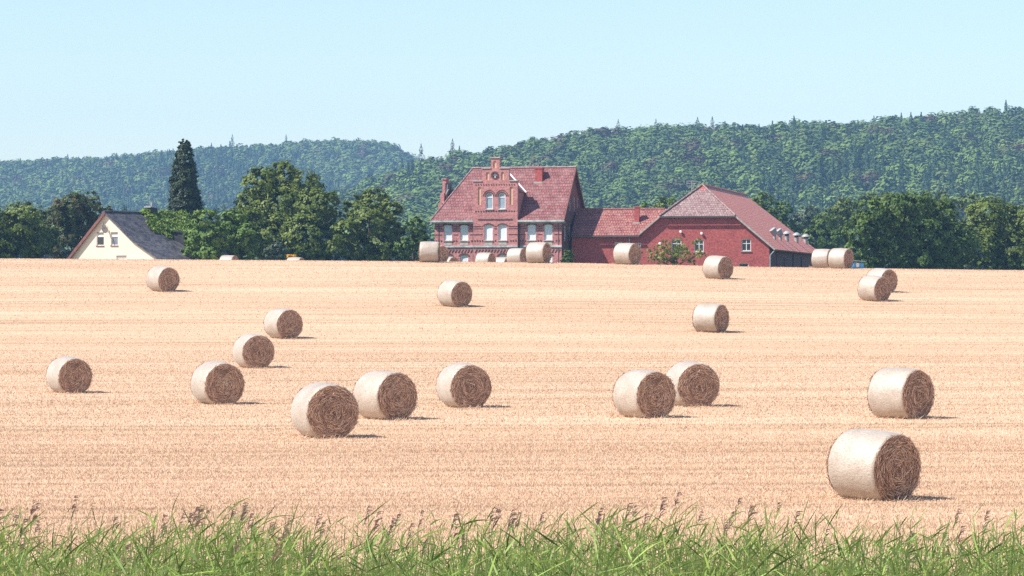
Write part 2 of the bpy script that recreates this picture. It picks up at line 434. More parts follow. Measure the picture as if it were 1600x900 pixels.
def tree(name, label, cat, lobes_px, d, material, group=None, per_m2=22, size=0.42, trunk_h=None, seed=1, lo=0.62, depth=1.0, base=None):
    """lobes_px: (column, row, radius) in photo pixels, turned into lobes of real size round the tree's own place"""
    r = np.random.default_rng(seed); s = d/F
    cx = sum(l[0]*l[2]**2 for l in lobes_px)/sum(l[2]**2 for l in lobes_px)
    x0 = (cx-800)*s; gz = float(ground_z(x0, d)) if base is None else base
    root = empty(name, (x0, d, gz)); tag(root, label, cat, group)
    lobes = []
    wid = max(l[0]+l[2] for l in lobes_px) - min(l[0]-l[2] for l in lobes_px)
    for (px, row, rad) in lobes_px:
        y = r.uniform(-1,1)*max(0, wid/2-rad)*s*0.6*depth
        lobes.append(((px-cx)*s, y, (450-row)*s - gz, rad*s))
        for _ in range(2):            # bosses that break the outline
            a = unit(r.normal(size=3)); a[2] = abs(a[2])*0.7
            q = rad*s*0.78; lobes.append(((px-cx)*s + a[0]*q, y + a[1]*q, (450-row)*s - gz + a[2]*q, rad*s*r.uniform(0.28,0.42)))
    v, q = lobe_leaves(lobes, per_m2*2.9, size*0.55, r, lo)
    v[:,2] = np.maximum(v[:,2], 0.02*r.random(len(v)))
    link('crown', np_mesh('crown', v, q), material, root)
    t = MB(); top = max(l[2] for l in lobes); rad = max(0.10, 0.022*top)
    h = trunk_h or top*0.75
    pts = [Vector((0,0,-0.3)), Vector((0.1*rad*5,0,h*0.4)), Vector((-0.05,0.1,h))]
    t.tube(pts[0], pts[1], rad*1.25, rad*0.9, 9, False); t.tube(pts[1], pts[2], rad*0.9, rad*0.25, 9)
    for (lx, ly, lz, lr) in lobes[::3]:
        b0 = pts[1].lerp(pts[2], min(0.9, max(0.0, (lz*0.55-h*0.4)/max(h*0.6, 0.1))))
        t.tube(b0, (lx*0.9, ly*0.9, lz), rad*0.45, rad*0.1, 6, False)
    t.build('trunk', M['bark'], root)
    return root

M['leaf_mid'] = leaf_mat('leaves_mid_green', (0.075,0.120,0.017), (0.175,0.225,0.038))
M['leaf_dark'] = leaf_mat('leaves_dark_green', (0.048,0.095,0.015), (0.125,0.195,0.033))
M['leaf_bright'] = leaf_mat('leaves_bright_green', (0.085,0.160,0.018), (0.17,0.27,0.042))
M['leaf_lime'] = leaf_mat('leaves_lime_green', (0.085,0.135,0.020), (0.17,0.235,0.045))
M['leaf_cypress'] = leaf_mat('needles_dark', (0.014,0.028,0.010), (0.036,0.060,0.018), transl=0.08)
M['leaf_autumn'] = leaf_mat('leaves_turning_red', (0.045,0.075,0.015), (0.10,0.125,0.03), accent=(0.14,0.055,0.035), accent_amt=0.55)
M['leaf_bush'] = leaf_mat('leaves_apple_bush', (0.20,0.24,0.05), (0.38,0.40,0.11), accent=(0.36,0.22,0.08), accent_amt=0.2, transl=0.4)
M['leaf_grey'] = leaf_mat('leaves_grey_green', (0.07,0.10,0.06), (0.13,0.17,0.11))
M['leaf_ivy'] = leaf_mat('leaves_ivy', (0.085,0.15,0.015), (0.19,0.28,0.034), patch=0.8)

# ---- the wooded hills: one uncountable mass of crowns per hill
def crown_template(r, kind, n):
    if kind == 'fir':
        t = r.random(n)**0.7; ang = r.random(n)*2*np.pi; R = (1-t)*0.30+0.012
        tier = 0.75+0.25*np.cos(t*42)
        p = np.stack([np.cos(ang)*R*tier, np.sin(ang)*R*tier, 0.12+0.92*(1-(1-t))], -1)
        nn = unit(np.stack([np.cos(ang), np.sin(ang), np.full(n, 0.55)], -1) + r.normal(size=(n,3))*0.35)
        return p, nn, 1.5/math.sqrt(n)*(1.25-t)
    lob = [(0,0,0.60,0.30)] + [(math.cos(a)*0.19, math.sin(a)*0.19, 0.52+0.28*r.random(), 0.15+0.08*r.random()) for a in r.random(7)*6.28]
    w = np.array([l[3]**2 for l in lob]); own = r.choice(len(lob), n, p=w/w.sum())
    L = np.array(lob)[own]; u = unit(r.normal(size=(n,3))); u[:,2] = np.where(u[:,2] < -0.25, -u[:,2], u[:,2])
    rad = L[:,3]*(0.8+0.28*r.random(n))
    p = L[:,:3] + u*rad[:,None]
    nn = unit(u*0.6 + unit(p-np.array([0,0,0.5]))*0.5 + r.normal(size=(n,3))*0.20 + np.array([0,0,0.15]))
    return p, nn, np.full(n, 1.45/math.sqrt(n))

def forest(name, label, zfn, y0, y1, step, nq, seed, conifer_fn, xlim, tree_h=TREE_H, floor_rows=None):
    r = np.random.default_rng(seed)
    T = [crown_template(r, 'leafy', nq) for _ in range(6)]; TF = [crown_template(r, 'fir', int(nq*0.9)) for _ in range(3)]
    V, COLS = [], []; y = y0
    while y < y1:
        half = 0.5*1600/F*y*1.10
        for x in np.arange(-half, half, step):
            X = x + r.uniform(-0.45,0.45)*step; Y = y + r.uniform(-0.45,0.45)*step
            px = 800 + F*X/Y
            if not (xlim[0] < px < xlim[1]): continue
            z = float(zfn(np.array(X), np.array(Y)))
            con = r.random() < conifer_fn(px, (Y-y0)/(y1-y0), X, Y)
            p, nn, sz = (TF if con else T)[r.integers(0, 3 if con else 6)]
            H = tree_h*(r.uniform(0.85,1.18) if con else r.uniform(0.78,1.12)); W = H*r.uniform(0.58,0.85)*(0.85 if con else 1.0)
            a = r.random()*6.283; ca, sa = math.cos(a), math.sin(a)
            q = np.stack([(p[:,0]*ca - p[:,1]*sa)*W, (p[:,0]*sa + p[:,1]*ca)*W, p[:,2]*H], -1) + np.array([X,Y,z])
            m = np.stack([nn[:,0]*ca - nn[:,1]*sa, nn[:,0]*sa + nn[:,1]*ca, nn[:,2]], -1)
            v, _ = leaf_quads(q, m, sz*H*(0.7+0.6*r.random(len(q))), 0.85, r)
            V.append(v)
            if con: c = np.array([0.040,0.078,0.030])*r.uniform(0.8,1.3)
            else:
                k = r.random()
                c = np.array([0.098,0.152,0.030])*r.uniform(0.75,1.35)
                if k > 0.86: c = np.array([0.105,0.145,0.032])*r.uniform(0.8,1.2)
                elif k > 0.81: c = np.array([0.10,0.075,0.035])*r.uniform(0.7,1.1)
                elif k < 0.18: c = np.array([0.060,0.108,0.032])*r.uniform(0.7,1.1)
            COLS.append(np.repeat(np.append(c,1)[None], len(q), 0))
        y += step*0.92
    V = np.concatenate(V); C = np.concatenate(COLS); k = len(C)
    me = np_mesh(name, V, np.arange(4*k, dtype=np.int32).reshape(k,4))
    at = me.attributes.new('species', 'FLOAT_COLOR', 'FACE'); at.data.foreach_set('color', C.astype(np.float32).ravel())
    o = link(name, me, attr_leaf_mat(name+'_leaves')); tag(o, label, 'forest', kind='stuff')
    print(name, k, 'leaf faces'); return o

def con_near(px, t, X, Y):
    v = 0.10
    if t > 0.88: return 0.012
    if px > 1180 and 0.25 < t < 0.62: v = 0.45
    if px < 760 and t > 0.5: v = 0.12
    return v
def con_far(px, t, X, Y):
    s = math.sin(X*0.02 + Y*0.006)
    if t > 0.86: return 0.015
    return 0.65 if (px > 250 and 0.25 < t < 0.9 and s > -0.5) else (0.35 if s > 0.5 else 0.12)
forest('near_forest', 'mixed green forest covering the hillside behind the farm', near_z, 880, 1420, 6.4, 640, 3, con_near, (-60, 1700))
forest('far_forest', 'hazy blue green forest on the distant left hill', far_z, 1740, 2330, 6.8, 330, 4, con_far, (-60, 760))

# ---- firs that stand out above the skyline
def fir(px, top_row, d, hill, label, h, seed):
    r = np.random.default_rng(seed); x = (px-800)/F*d; top = (450-top_row)/F*d
    base = top - h
    root = empty('fir_tree', (x, d, base)); tag(root, label, 'fir tree', 'firs standing above the wooded skyline')
    p, nn, sz = crown_template(r, 'fir', 900)
    v, q = leaf_quads(p*np.array([h*0.8,h*0.8,h]), nn, sz*h*0.75, 0.7, r)
    link('crown', np_mesh('crown', v, q), M['leaf_cypress'], root)
    t = MB(); t.tube((0,0,-1.5), (0,0,h*0.95), 0.35, 0.04, 7); t.build('trunk', M['bark'], root)
fir(363, 212, 2290, far_z, 'small pointed fir breaking the distant skyline right of the tall columnar tree', 26, 1)
fir(447, 212, 2300, far_z, 'fir tip on the distant skyline directly above the big round tree', 24, 2)
fir(707, 220, 1390, near_z, 'dark tall fir where the two wooded hills meet, above the stepped chimney', 24, 3)
fir(658, 228, 1380, near_z, 'pointed fir at the left foot of the nearer hill skyline', 24, 4)
fir(966, 190, 1400, near_z, 'broad dark fir on the skyline above the low connecting wing', 24, 5)
fir(1090, 186, 1405, near_z, 'left of two thin fir tips on the skyline over the barn ridge', 24, 6)
fir(1113, 185, 1405, near_z, 'right of two thin fir tips on the skyline over the barn ridge', 24, 7)
fir(1025, 189, 1400, near_z, 'bushy dark fir on the skyline between the wing chimney and barn', 23, 8)

# ------------------------------------------------------------------ brick farmhouse
PH = math.radians(15)
fr_corner = P(877.5, 450, 328.3)
HW, HD, EAVE = 13.4, 9.5, 6.7
hx = fr_corner.x - HW*math.cos(PH); hy = fr_corner.y + HW*math.sin(PH)
house = empty('farmhouse', (hx, hy, 0.5), -PH)
tag(house, 'red brick villa with stepped gable, red tiled roof and white window blinds', 'house')
front = lambda u, z, d: (u, d, z)
bay = lambda u, z, d: (u, -0.45 + d, z)
right = lambda u, z, d: (HW - d, u, z)
WINS = [1.41, 3.14, 10.26, 12.0]; BWINS = [5.84, 7.33]
B0, B1 = 4.23, 8.9
RM = 5.1/4.75
def rz(y): return 6.8 + RM*min(y, HD-y)

w = MB()
holes1 = [arch(u, 4.36, 0.86, 1.6, 0.14) for u in WINS] + [arch(u, 1.15, 0.86, 1.75, 0.16) for u in WINS]
facade(w, [(0,-0.6),(HW,-0.6),(HW,EAVE),(0,EAVE)], holes1, front)
gw = [(3.7,7.4,0.6,1.45),(5.5,7.4,0.6,1.55),(7.1,7.4,0.6,1.45),(1.5,4.3,0.75,1.6),(3.4,4.3,0.75,1.6),(5.5,4.3,0.75,1.6)]
gholes = [arch(u, z, ww, hh, 0.15) for u, z, ww, hh in gw]
w.poly([(HW,HD,-0.6),(0,HD,-0.6),(0,HD,EAVE),(HW,HD,EAVE)])
w.poly([(0,HD,-0.6),(0,0,-0.6),(0,0,EAVE),(0,HD,EAVE)])
w.build('wall', M['brick'], house)
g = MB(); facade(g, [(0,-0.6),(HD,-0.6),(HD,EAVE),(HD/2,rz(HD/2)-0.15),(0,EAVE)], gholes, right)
go = g.build('gable_wall', M['gable_brick'], house); tag(go, 'side gable in brick coloured darker for its shade, with narrow windows')

def win(parent, loop, fn, u, z, ww, hh, pane_mat, frame=0.07, sill=True, depth=0.14, bars=None, name='window'):
    """window: frame mesh as the part, pane and sill beneath it"""
    n = len(loop); cu, cz = u, z + hh/2
    inner = [(cu + (a-cu)*(1-2*frame/ww), cz + (b-cz)*(1-2*frame/hh)) for a, b in loop]
    m = MB(); ring(m, loop, inner, fn, depth-0.05, depth+0.05)
    if bars:
        for kind, at, th in bars:
            if kind == 'v': ubox(m, u+at-th/2, u+at+th/2, z+frame, z+hh-frame, depth-0.03, depth+0.03, fn)
            else: ubox(m, u-ww/2+frame, u+ww/2-frame, z+at-th/2, z+at+th/2, depth-0.035, depth+0.03, fn)
    fo = m.build(name, M['white'], parent)
    p = MB(); plate(p, inner, fn, depth, depth+0.02); p.build('pane', pane_mat, fo)
    if sill:
        s = MB(); ubox(s, u-ww/2-0.07, u+ww/2+0.07, z-0.10, z-0.012, -0.08, 0.05, fn); s.build('sill', M['stone'], fo)
    return fo

for u in WINS:
    win(house, arch(u, 4.36, 0.86, 1.6, 0.14), front, u, 4.36, 0.86, 1.6, M['blind'], 0.05)
    win(house, arch(u, 1.15, 0.86, 1.75, 0.16), front, u, 1.15, 0.86, 1.75, M['blind'], 0.05)
for (u, z, ww, hh), loop in zip(gw, gholes): win(house, loop, right, u, z, ww, hh, M['glass_pale'], 0.06, False)

# central bay with the stepped gable
bw_ = MB()
bh = [arch(u, 4.36, 0.86, 1.6, 0.14) for u in BWINS] + [arch(u, 1.15, 0.86, 1.75, 0.16) for u in BWINS]
AW = [(5.93, 7.53, 0.74, 1.67), (7.26, 7.53, 0.74, 1.67)]
ah = [arch(u, z, a, b, a/2) for u, z, a, b in AW]
NI = [(4.89, 7.95, 0.32, 1.85), (8.245, 7.95, 0.32, 1.85), (5.75, 10.5, 0.31, 0.83), (7.33, 10.5, 0.31, 0.83), (6.51, 11.7, 0.33, 0.75)]
nh = [arch(u, z, a, b, a/2, 6) for u, z, a, b in NI]
oc = circle(6.51, 10.98, 0.27)
S1, S2, S3 = 10.35, 11.65, 12.72
outline = [(B0,-0.6),(B1,-0.6),(B1,S1),(8.01,S1),(8.01,S2),(7.01,S2),(7.01,S3),(6.09,S3),(6.09,S2),(5.16,S2),(5.16,S1),(B0,S1)]
facade(bw_, outline, bh + ah + nh + [oc], bay)
bk = lambda u, z: (u, -0.02, z)
for i in range(1, len(outline)):                       # returns of the parapet and bay
    a, b = outline[i], outline[(i+1) % len(outline)]
    bw_.poly([bay(*a, 0), bk(*a), bk(*b), bay(*b, 0)])
bw_.poly([bk(u, z) for u, z in [(B0,EAVE),(B0,S1),(5.16,S1),(5.16,S2),(6.09,S2),(6.09,S3),(7.01,S3),(7.01,S2),(8.01,S2),(8.01,S1),(B1,S1),(B1,EAVE)]])
for u in (B0, B1): bw_.poly([(u,-0.02,6.4),(u,2.55,9.4),(u,-0.02,9.4)])     # cheeks
bo = bw_.build('stepped_gable', M['brick'], house)
for u0, u1, z in ((B0,5.16,S1),(8.01,B1,S1),(5.16,6.09,S2),(7.01,8.01,S2),(6.09,7.01,S3)):
    cp = MB(); cp.box(u0-0.07 if u0 in (B0,5.16,6.09) else u0+0.005, u1+0.07 if u1 in (B1,8.01,7.01) else u1-0.005, -0.53, 0.04, z+0.003, z+0.11); cp.build('coping', M['stone'], bo)
for u in BWINS:
    win(house, arch(u, 4.36, 0.86, 1.6, 0.14), bay, u, 4.36, 0.86, 1.6, M['blind'], 0.05)
    win(house, arch(u, 1.15, 0.86, 1.75, 0.16), bay, u, 1.15, 0.86, 1.75, M['blind'], 0.05)
for (u, z, a, b), loop in zip(AW, ah):
    o = win(house, loop, bay, u, z, a, b, M['arch_glass'], 0.07, True, 0.12, [('h', 1.2, 0.09)], 'arched_window')
for (u, z, a, b), loop in zip(NI, nh):
    m = MB(); plate(m, loop, bay, 0.09, 0.15); o = m.build('blind_niche', M['tan'], bo)
m = MB(); ring(m, circle(6.51,10.98,0.40), circle(6.51,10.98,0.272), bay, -0.05, 0.02); ro = m.build('round_window', M['brick_dark'], house)
m = MB(); plate(m, oc, bay, 0.13, 0.15); m.build('pane', M['glass'], ro)
m = MB(); ubox(m, 6.47,6.55,10.72,11.24,0.07,0.11,bay); ubox(m, 6.25,6.469,10.96,11.03,0.075,0.105,bay); ubox(m, 6.551,6.77,10.96,11.03,0.075,0.105,bay); m.build('cross_bar', M['white'], ro)

# dark brick ornament
def arc_band(mb, u, z, w0, th, fn, rise, n=10, d=-0.03):
    for i in range(n):
        t0, t1 = math.pi*i/n, math.pi*(i+1)/n
        q = []
        for t, r in ((t0,0),(t1,0),(t1,th),(t0,th)):
            q.append((u + (w0/2+r)*math.cos(t), z + (rise+r)*math.sin(t)))
        mb.poly([fn(a, b, d) for a, b in q])
        mb.poly([fn(*q[3], d), fn(*q[2], d), fn(*q[2], 0.02), fn(*q[3], 0.02)]); mb.poly([fn(*q[1], d), fn(*q[0], d), fn(*q[0], 0.02), fn(*q[1], 0.02)])
om = MB()
for fn, us, lo, hi in ((front, WINS[:2], 0, B0), (bay, BWINS, B0, B1), (front, WINS[2:], B1, HW)):
    for u in us:
        arc_band(om, u, 5.82, 0.90, 0.13, fn, 0.14); arc_band(om, u, 2.74, 0.90, 0.15, fn, 0.18)
    cuts = sorted(us); segs = []; x = lo + 0.01
    for u in cuts: segs.append((x, u-0.62)); x = u + 0.62
    segs.append((x, hi-0.01))
    for a, b in segs:                                   # belts broken by the windows
        for z, t in ((5.52,0.07),(5.74,0.07),(4.92,0.06)): ubox(om, a, b, z, z+t, -0.03, 0.02, fn)
    x = lo + 0.1
    while x < hi-0.2:                                   # dashed belt at sill height
        if all(abs(x+0.06-u) > 0.6 for u in us): ubox(om, x, x+0.14, 4.24, 4.38, -0.03, 0.02, fn)
        x += 0.27
    ubox(om, lo+0.01, hi-0.01, 4.17, 4.22, -0.035, 0.02, fn) if not us else None
    x = lo + 0.15
    while x < hi-0.35:                                  # zigzag frieze
        plate(om, [(x, 3.12),(x+0.12, 3.12),(x+0.30, 3.42),(x+0.18, 3.42)], fn, -0.035, 0.02); x += 0.33
x = B0 + 0.2
while x < B1-0.2:
    plate(om, [(x,10.02),(x+0.08,9.94),(x+0.16,10.02),(x+0.08,10.12)], bay, -0.03, 0.02)
    ubox(om, x, x+0.14, 7.26, 7.38, -0.03, 0.02, bay); x += 0.27
ubox(om, 4.75, 8.35, 6.42, 6.54, -0.04, 0.02, bay)
for u, z, a, b in AW: arc_band(om, u, z+b-a/2, a+0.06, 0.10, bay, a/2+0.03)
for u, z, a, b in AW: arc_band(om, u, z+b-a/2, a+0.46, 0.06, bay, a/2+0.23)
for u in (0.42, HW-0.35): ubox(om, u, u+0.06, 0.2, 6.2, -0.03, 0.02, front)
om.build('brick_ornament', M['brick_dark'], house)
bl = MB()
for fn, lo, hi in ((front, -0.03, B0-0.005), (bay, B0-0.03, B1+0.03), (front, B1+0.005, HW+0.03)): ubox(bl, lo, hi, 3.66, 3.82, -0.10, 0.02, fn); ubox(bl, lo, hi, 3.56, 3.655, -0.05, 0.02, fn)
bl.build('string_course', M['gutter'], house)
for fn, us in ((front, WINS), (bay, BWINS)):
    for u in us:
        pn = MB(); ubox(pn, u-0.42, u+0.42, 3.88, 4.14, -0.02, 0.02, fn); pn.build('sill_panel', M['stone'], house)
sc_ = MB(); sc_.box(HW+0.003, HW+0.06, 0.05, HD-0.05, 6.30, 6.42); sc_.build('gable_band', M['brick_dark'], house)

rf = MB()
e = 0.35; ze = rz(-e)
A, Bc, Cc, D = (-e,-e,ze), (HW+e,-e,ze), (HW+e,HD/2,rz(HD/2)), (2.7,HD/2,rz(HD/2))
E_, F_ = (-e,HD+e,ze), (HW+e,HD+e,ze)
rf.slab([A,Bc,Cc,D], 0.14); rf.slab([A,D,E_], 0.14); rf.slab([F_,E_,D,Cc], 0.14)
RZ = 11.45
for sgn in (-1, 1):
    uc = (B0+B1)/2; ue = uc + sgn*2.45
    rf.slab([(ue,0.05,9.3),(ue,(9.3-6.8)/RM+0.1,9.3),(uc,4.5,RZ),(uc,0.05,RZ)], 0.12)
rf.slab([(0.03,2.75,7.75),(0.5,2.75,7.75),(1.5,4.75,9.7),(0.03,4.75,9.7)], 0.1); rf.slab([(0.03,6.75,7.75),(0.5,6.75,7.75),(1.5,4.75,9.7),(0.03,4.75,9.7)], 0.1)
ro = rf.build('roof', M['roof'], house)
rg = MB()
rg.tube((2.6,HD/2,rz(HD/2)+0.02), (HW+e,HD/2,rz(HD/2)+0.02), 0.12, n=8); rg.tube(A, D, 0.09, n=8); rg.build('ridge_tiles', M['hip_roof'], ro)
vf = MB(); up = Vector((0,0,0.05)); uc = (B0+B1)/2
for sgn in (1,):
    vf.tube(Vector((uc+2.55, (9.22-6.8)/RM, 9.22))+up, Vector((uc+0.1, 4.3, 11.4))+up, 0.085, n=6)
vf.build('valley_flashing', M['white'], ro)
bg = MB()
bg.slab([(HW+e-0.06,-e-0.03,ze+0.03),(HW+e+0.04,-e-0.03,ze+0.03),(HW+e+0.04,HD/2,rz(HD/2)+0.05),(HW+e-0.06,HD/2,rz(HD/2)+0.05)], 0.26); bg.build('bargeboard', M['red_wood'], ro)
bg = MB()
bg.slab([(HW+e-0.06,HD+e+0.03,ze+0.03),(HW+e+0.04,HD+e+0.03,ze+0.03),(HW+e+0.04,HD/2,rz(HD/2)+0.05),(HW+e-0.06,HD/2,rz(HD/2)+0.05)], 0.26)
bg.build('bargeboard', M['red_wood'], ro)
for a, b in ((-e-0.05, B0-0.02), (B1+0.02, HW+e+0.05)):
    gt = MB(); gt.box(a, b, -e-0.12, -e+0.04, ze-0.20, ze-0.02); gt.box(a, b, -0.22, -0.02, ze-0.36, ze-0.205); gt.build('gutter', M['gutter'], ro)
for u in (B0-0.08, B1+0.09):
    dp = MB(); dp.tube((u,-0.16,-0.3), (u,-0.16,6.2), 0.06, n=8); dp.build('downpipe', M['pipe'], house)
ch = MB(); cy = 3.7
ch.box(9.75,10.5,cy-0.35,cy+0.35, 9.9, 11.75); ch.box(9.70,10.55,cy-0.40,cy+0.40, 11.753, 11.9)
co = ch.build('chimney', M['barn_brick'], ro)
cf = MB(); cf.box(9.66,10.59,cy-0.52,cy-0.36,10.22,10.40); cf.build('flashing', M['stone'], co)
cpipe = MB(); cpipe.tube((10.0,cy,11.9),(10.0,cy,12.2),0.05); cpipe.build('flue', M['zinc'], co)
# stepped gable of the left side, seen edge-on
sg = MB()
sg.box(-0.40,-0.005,2.6,6.9,6.0,8.25); sg.box(-0.40,-0.005,3.45,6.05,8.253,9.35); sg.box(-0.40,-0.005,4.2,5.3,9.353,10.75)
sg.box(-0.45,0.05,4.12,5.38,10.753,10.87)
so = sg.build('stepped_gable', M['brick'], house)
an = MB(); an.box(0.0,0.55,3.9,4.3,9.2,10.35); an.build('parapet_shade', M['dark'], so)  # dark box added to stand for the shade behind the parapet
an = MB(); an.tube((0.15,3.85,8.6),(0.3,3.7,10.2),0.05); an.tube((0.0,3.7,9.0),(0.45,3.6,9.7),0.06); an.build('antenna', M['zinc'], so)

# ------------------------------------------------------------------ long barn and its connecting wing
PB = math.radians(11)
bc = P(1202, 450, 327.0); BW = 14.5; BL = 48.0
bx0 = bc.x - BW*math.cos(PB); by0 = bc.y + BW*math.sin(PB)
BZ = 0.6
barn = empty('barn', (bx0, by0, BZ), -PB)
tag(barn, 'long red brick barn with half hipped tiled roof and metal roof vents', 'barn')
C0 = BW/2; AP = 10.55 - BZ; SL = 0.84
def bz(x): return AP - SL*abs(x-C0)
HE = 7.30 - BZ; hu = (AP-HE)/SL
bw2 = MB()
bwin = [(12.17,3.15,0.95,1.2),(7.35,3.1,0.95,1.2),(5.04,3.1,1.0,1.3),(1.15,3.2,0.5,0.8),(11.9,1.35,1.0,0.55)]
bholes = [rect(u, z, a, b) for u, z, a, b in bwin]
facade(bw2, [(0,-0.6),(BW,-0.6),(BW,bz(BW)-0.15),(C0+hu,HE-0.12),(C0-hu,HE-0.12),(1.35,4.95),(0,4.95)], bholes, front)
bw2.build('wall', M['barn_brick'], barn)
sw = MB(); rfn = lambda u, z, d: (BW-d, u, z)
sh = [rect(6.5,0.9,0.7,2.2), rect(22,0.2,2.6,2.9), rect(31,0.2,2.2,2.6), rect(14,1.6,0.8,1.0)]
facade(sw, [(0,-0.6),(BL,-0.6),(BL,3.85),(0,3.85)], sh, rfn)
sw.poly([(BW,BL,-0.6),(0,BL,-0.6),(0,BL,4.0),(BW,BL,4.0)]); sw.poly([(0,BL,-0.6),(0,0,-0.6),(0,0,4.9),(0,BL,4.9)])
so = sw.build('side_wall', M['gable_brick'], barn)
for h in sh:
    m = MB(); plate(m, h, rfn, 0.12, 0.16); m.build('door', M['dark'], barn)
for (u, z, a, b), loop in zip(bwin, bholes):
    win(barn, loop, front, u, z, a, b, M['glass'], 0.07, True, 0.12, [('v', 0.0, 0.07), ('h', b*0.62, 0.06)] if b > 0.6 else None)
rs = [MB(), MB()]; ov = 0.66; fo_ = -0.35
xr = BW + ov; zr = bz(xr); setb = 3.4
apx = (C0, setb, AP); rend = (C0, BL-7.9, AP)
hl, hr = (C0-hu, fo_, HE), (C0+hu, fo_, HE)
rs[0].slab([hr, (xr, fo_, zr), (xr, BL+0.4, zr), rend, apx], 0.16)
xl = 1.2
rs[0].slab([(xl, fo_, bz(xl)), hl, apx, rend, (xl, BL+0.4, bz(xl))], 0.16)
rs[0].slab([rend, (xr, BL+0.4, zr), (xl, BL+0.4, bz(xl))], 0.16)
bro = rs[0].build('roof', M['barn_roof'], barn)
k = 0.86
gl = lambda p, q, t: tuple(Vector(p).lerp(Vector(q), t))
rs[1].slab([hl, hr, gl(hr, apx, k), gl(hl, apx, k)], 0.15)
hipo = rs[1].build('hip_roof', M['hip_roof'], bro); tag(hipo, 'half hip facing the field, sheen painted into its greyer tiles')
m = MB(); m.poly([gl(hl, apx, k), gl(hr, apx, k), apx]); m.build('gablet', M['barn_brick'], bro)
m = MB(); u2 = Vector((0,-0.05,0.05))
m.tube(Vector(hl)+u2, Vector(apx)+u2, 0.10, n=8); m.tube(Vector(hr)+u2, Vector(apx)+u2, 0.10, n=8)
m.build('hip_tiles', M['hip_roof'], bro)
m = MB(); m.tube(Vector(apx)+Vector((0,0,0.03)), Vector(rend)+Vector((0,0,0.03)), 0.13, n=8); m.build('ridge_tiles', M['barn_roof'], bro)
m = MB(); m.slab([(C0+hu,fo_-0.06,HE+0.03),(xr,fo_-0.06,zr+0.03),(xr,fo_+0.03,zr+0.03),(C0+hu,fo_+0.03,HE+0.03)], 0.16); m.build('bargeboard', M['stone'], bro)
m = MB(); m.slab([(C0-hu,fo_-0.06,HE+0.03),(xl,fo_-0.06,bz(xl)+0.03),(xl,fo_+0.03,bz(xl)+0.03),(C0-hu,fo_+0.03,HE+0.03)], 0.14); m.build('bargeboard', M['stone'], bro)
m = MB(); m.box(C0-hu, C0+hu, fo_-0.14, fo_-0.02, HE-0.16, HE-0.03); m.build('gutter', M['pipe'], bro)
m = MB(); m.tube((xr-0.1,-0.2,zr-0.12),(BW+0.10,-0.05,zr-0.62),0.06); m.tube((BW+0.10,-0.05,zr-0.62),(BW+0.10,-0.05,-0.4),0.06); m.build('downpipe', M['zinc'], barn)
# roof vents along the right slope
def vent(y, x, kind, px=None):
    z = bz(x)
    o = MB()
    if kind == 'cowl':
        o.tube((x,y,z-0.2),(x,y,z+0.62),0.17,n=12); vo = o.build('roof_vent', M['zinc'], bro)
        c = MB(); c.tube((x+0.12,y,z+0.45),(x-0.22,y-0.12,z+1.02),0.26,0.40,12); c.tube((x-0.22,y-0.12,z+1.02),(x-0.26,y-0.14,z+1.08),0.40,0.30,12); c.build('cowl', M['zinc'], vo)
    else:
        o.tube((x,y,z-0.2),(x,y,z+0.55),0.22,0.26,n=12); vo = o.build('roof_vent', M['zinc'], bro)
        c = MB(); c.lathe([(0.24,0.55),(0.24,0.72),(0.30,0.75)], (x,y,z), 14); c.build('grille', M['dark'], vo)
        c = MB(); c.lathe([(0.44,0.72),(0.46,0.78),(0.36,0.92),(0.16,1.06),(0.03,1.09)], (x,y,z), 16); c.build('cap', M['zinc'], vo)
for y, kind in ((11.5,'cowl'),(17.0,'cowl'),(23.5,'cap'),(33.5,'cap'),(43.5,'cap')): vent(y, C0+6.5, kind)
m = MB(); ax = C0 - 1.1; az = 9.2; m.tube((ax,3.4,8.6),(ax,3.4,10.45),0.03,n=6)
for dz in (0, 0.28, 0.5): m.tube((ax-0.55,3.4,9.85+dz),(ax+0.45,3.4,9.85+dz),0.025,n=6)
m.tube((ax-0.5,3.4,9.85),(ax-0.5,3.4,10.35),0.025,n=6); m.build('antenna', M['zinc'], bro)
for u, z in ((5.5,5.1),(7.64,4.92),(3.37,3.9)):
    m = MB(); m.tube((u,-0.002,z),(u,-0.12,z),0.07,0.11,12); m.tube((u,-0.12,z),(u,-0.22,z),0.15,0.10,12); m.build('wall_lamp', M['white'], barn)

wing = empty('connecting_wing', (bx0, by0, BZ), -PB)
tag(wing, 'low red brick wing with tiled roof and chimney joining villa and barn', 'building')
WX = -5.75; WE = 4.95; WDp = 5.8; WR = WE + 2.45
m = MB(); wl = [rect(-0.9,3.1,0.8,0.95)]
facade(m, [(WX,-0.6),(-0.004,-0.6),(-0.004,WE),(WX,WE)], wl, front); m.poly([(WX,WDp,-0.6),(WX,0,-0.6),(WX,0,WE),(WX,WDp/2,WR-0.1),(WX,WDp,WE)])
m.build('wall', M['barn_brick'], wing)
win(wing, wl[0], front, -0.9, 3.1, 0.8, 0.95, M['glass_pale'], 0.07, True, 0.12)
m = MB(); ws = 2.45/(WDp/2)
m.slab([(WX,-0.35,WE-0.35*ws+0.1),(1.45,-0.35,WE-0.35*ws+0.1),(3.9,WDp/2,WR+0.1),(WX,WDp/2,WR+0.1)], 0.14)
m.slab([(WX,WDp+0.35,WE-0.35*ws+0.1),(1.45,WDp+0.35,WE-0.35*ws+0.1),(3.9,WDp/2,WR+0.1),(WX,WDp/2,WR+0.1)], 0.14)
wro = m.build('roof', M['wing_roof'], wing)
m = MB(); m.tube((WX,WDp/2,WR+0.12),(3.4,WDp/2,WR+0.12),0.11,n=8); m.build('ridge_tiles', M['wing_roof'], wro)
m = MB(); m.box(WX,1.3,-0.47,-0.36,WE-0.36,WE-0.22); m.build('gutter', M['pipe'], wro)
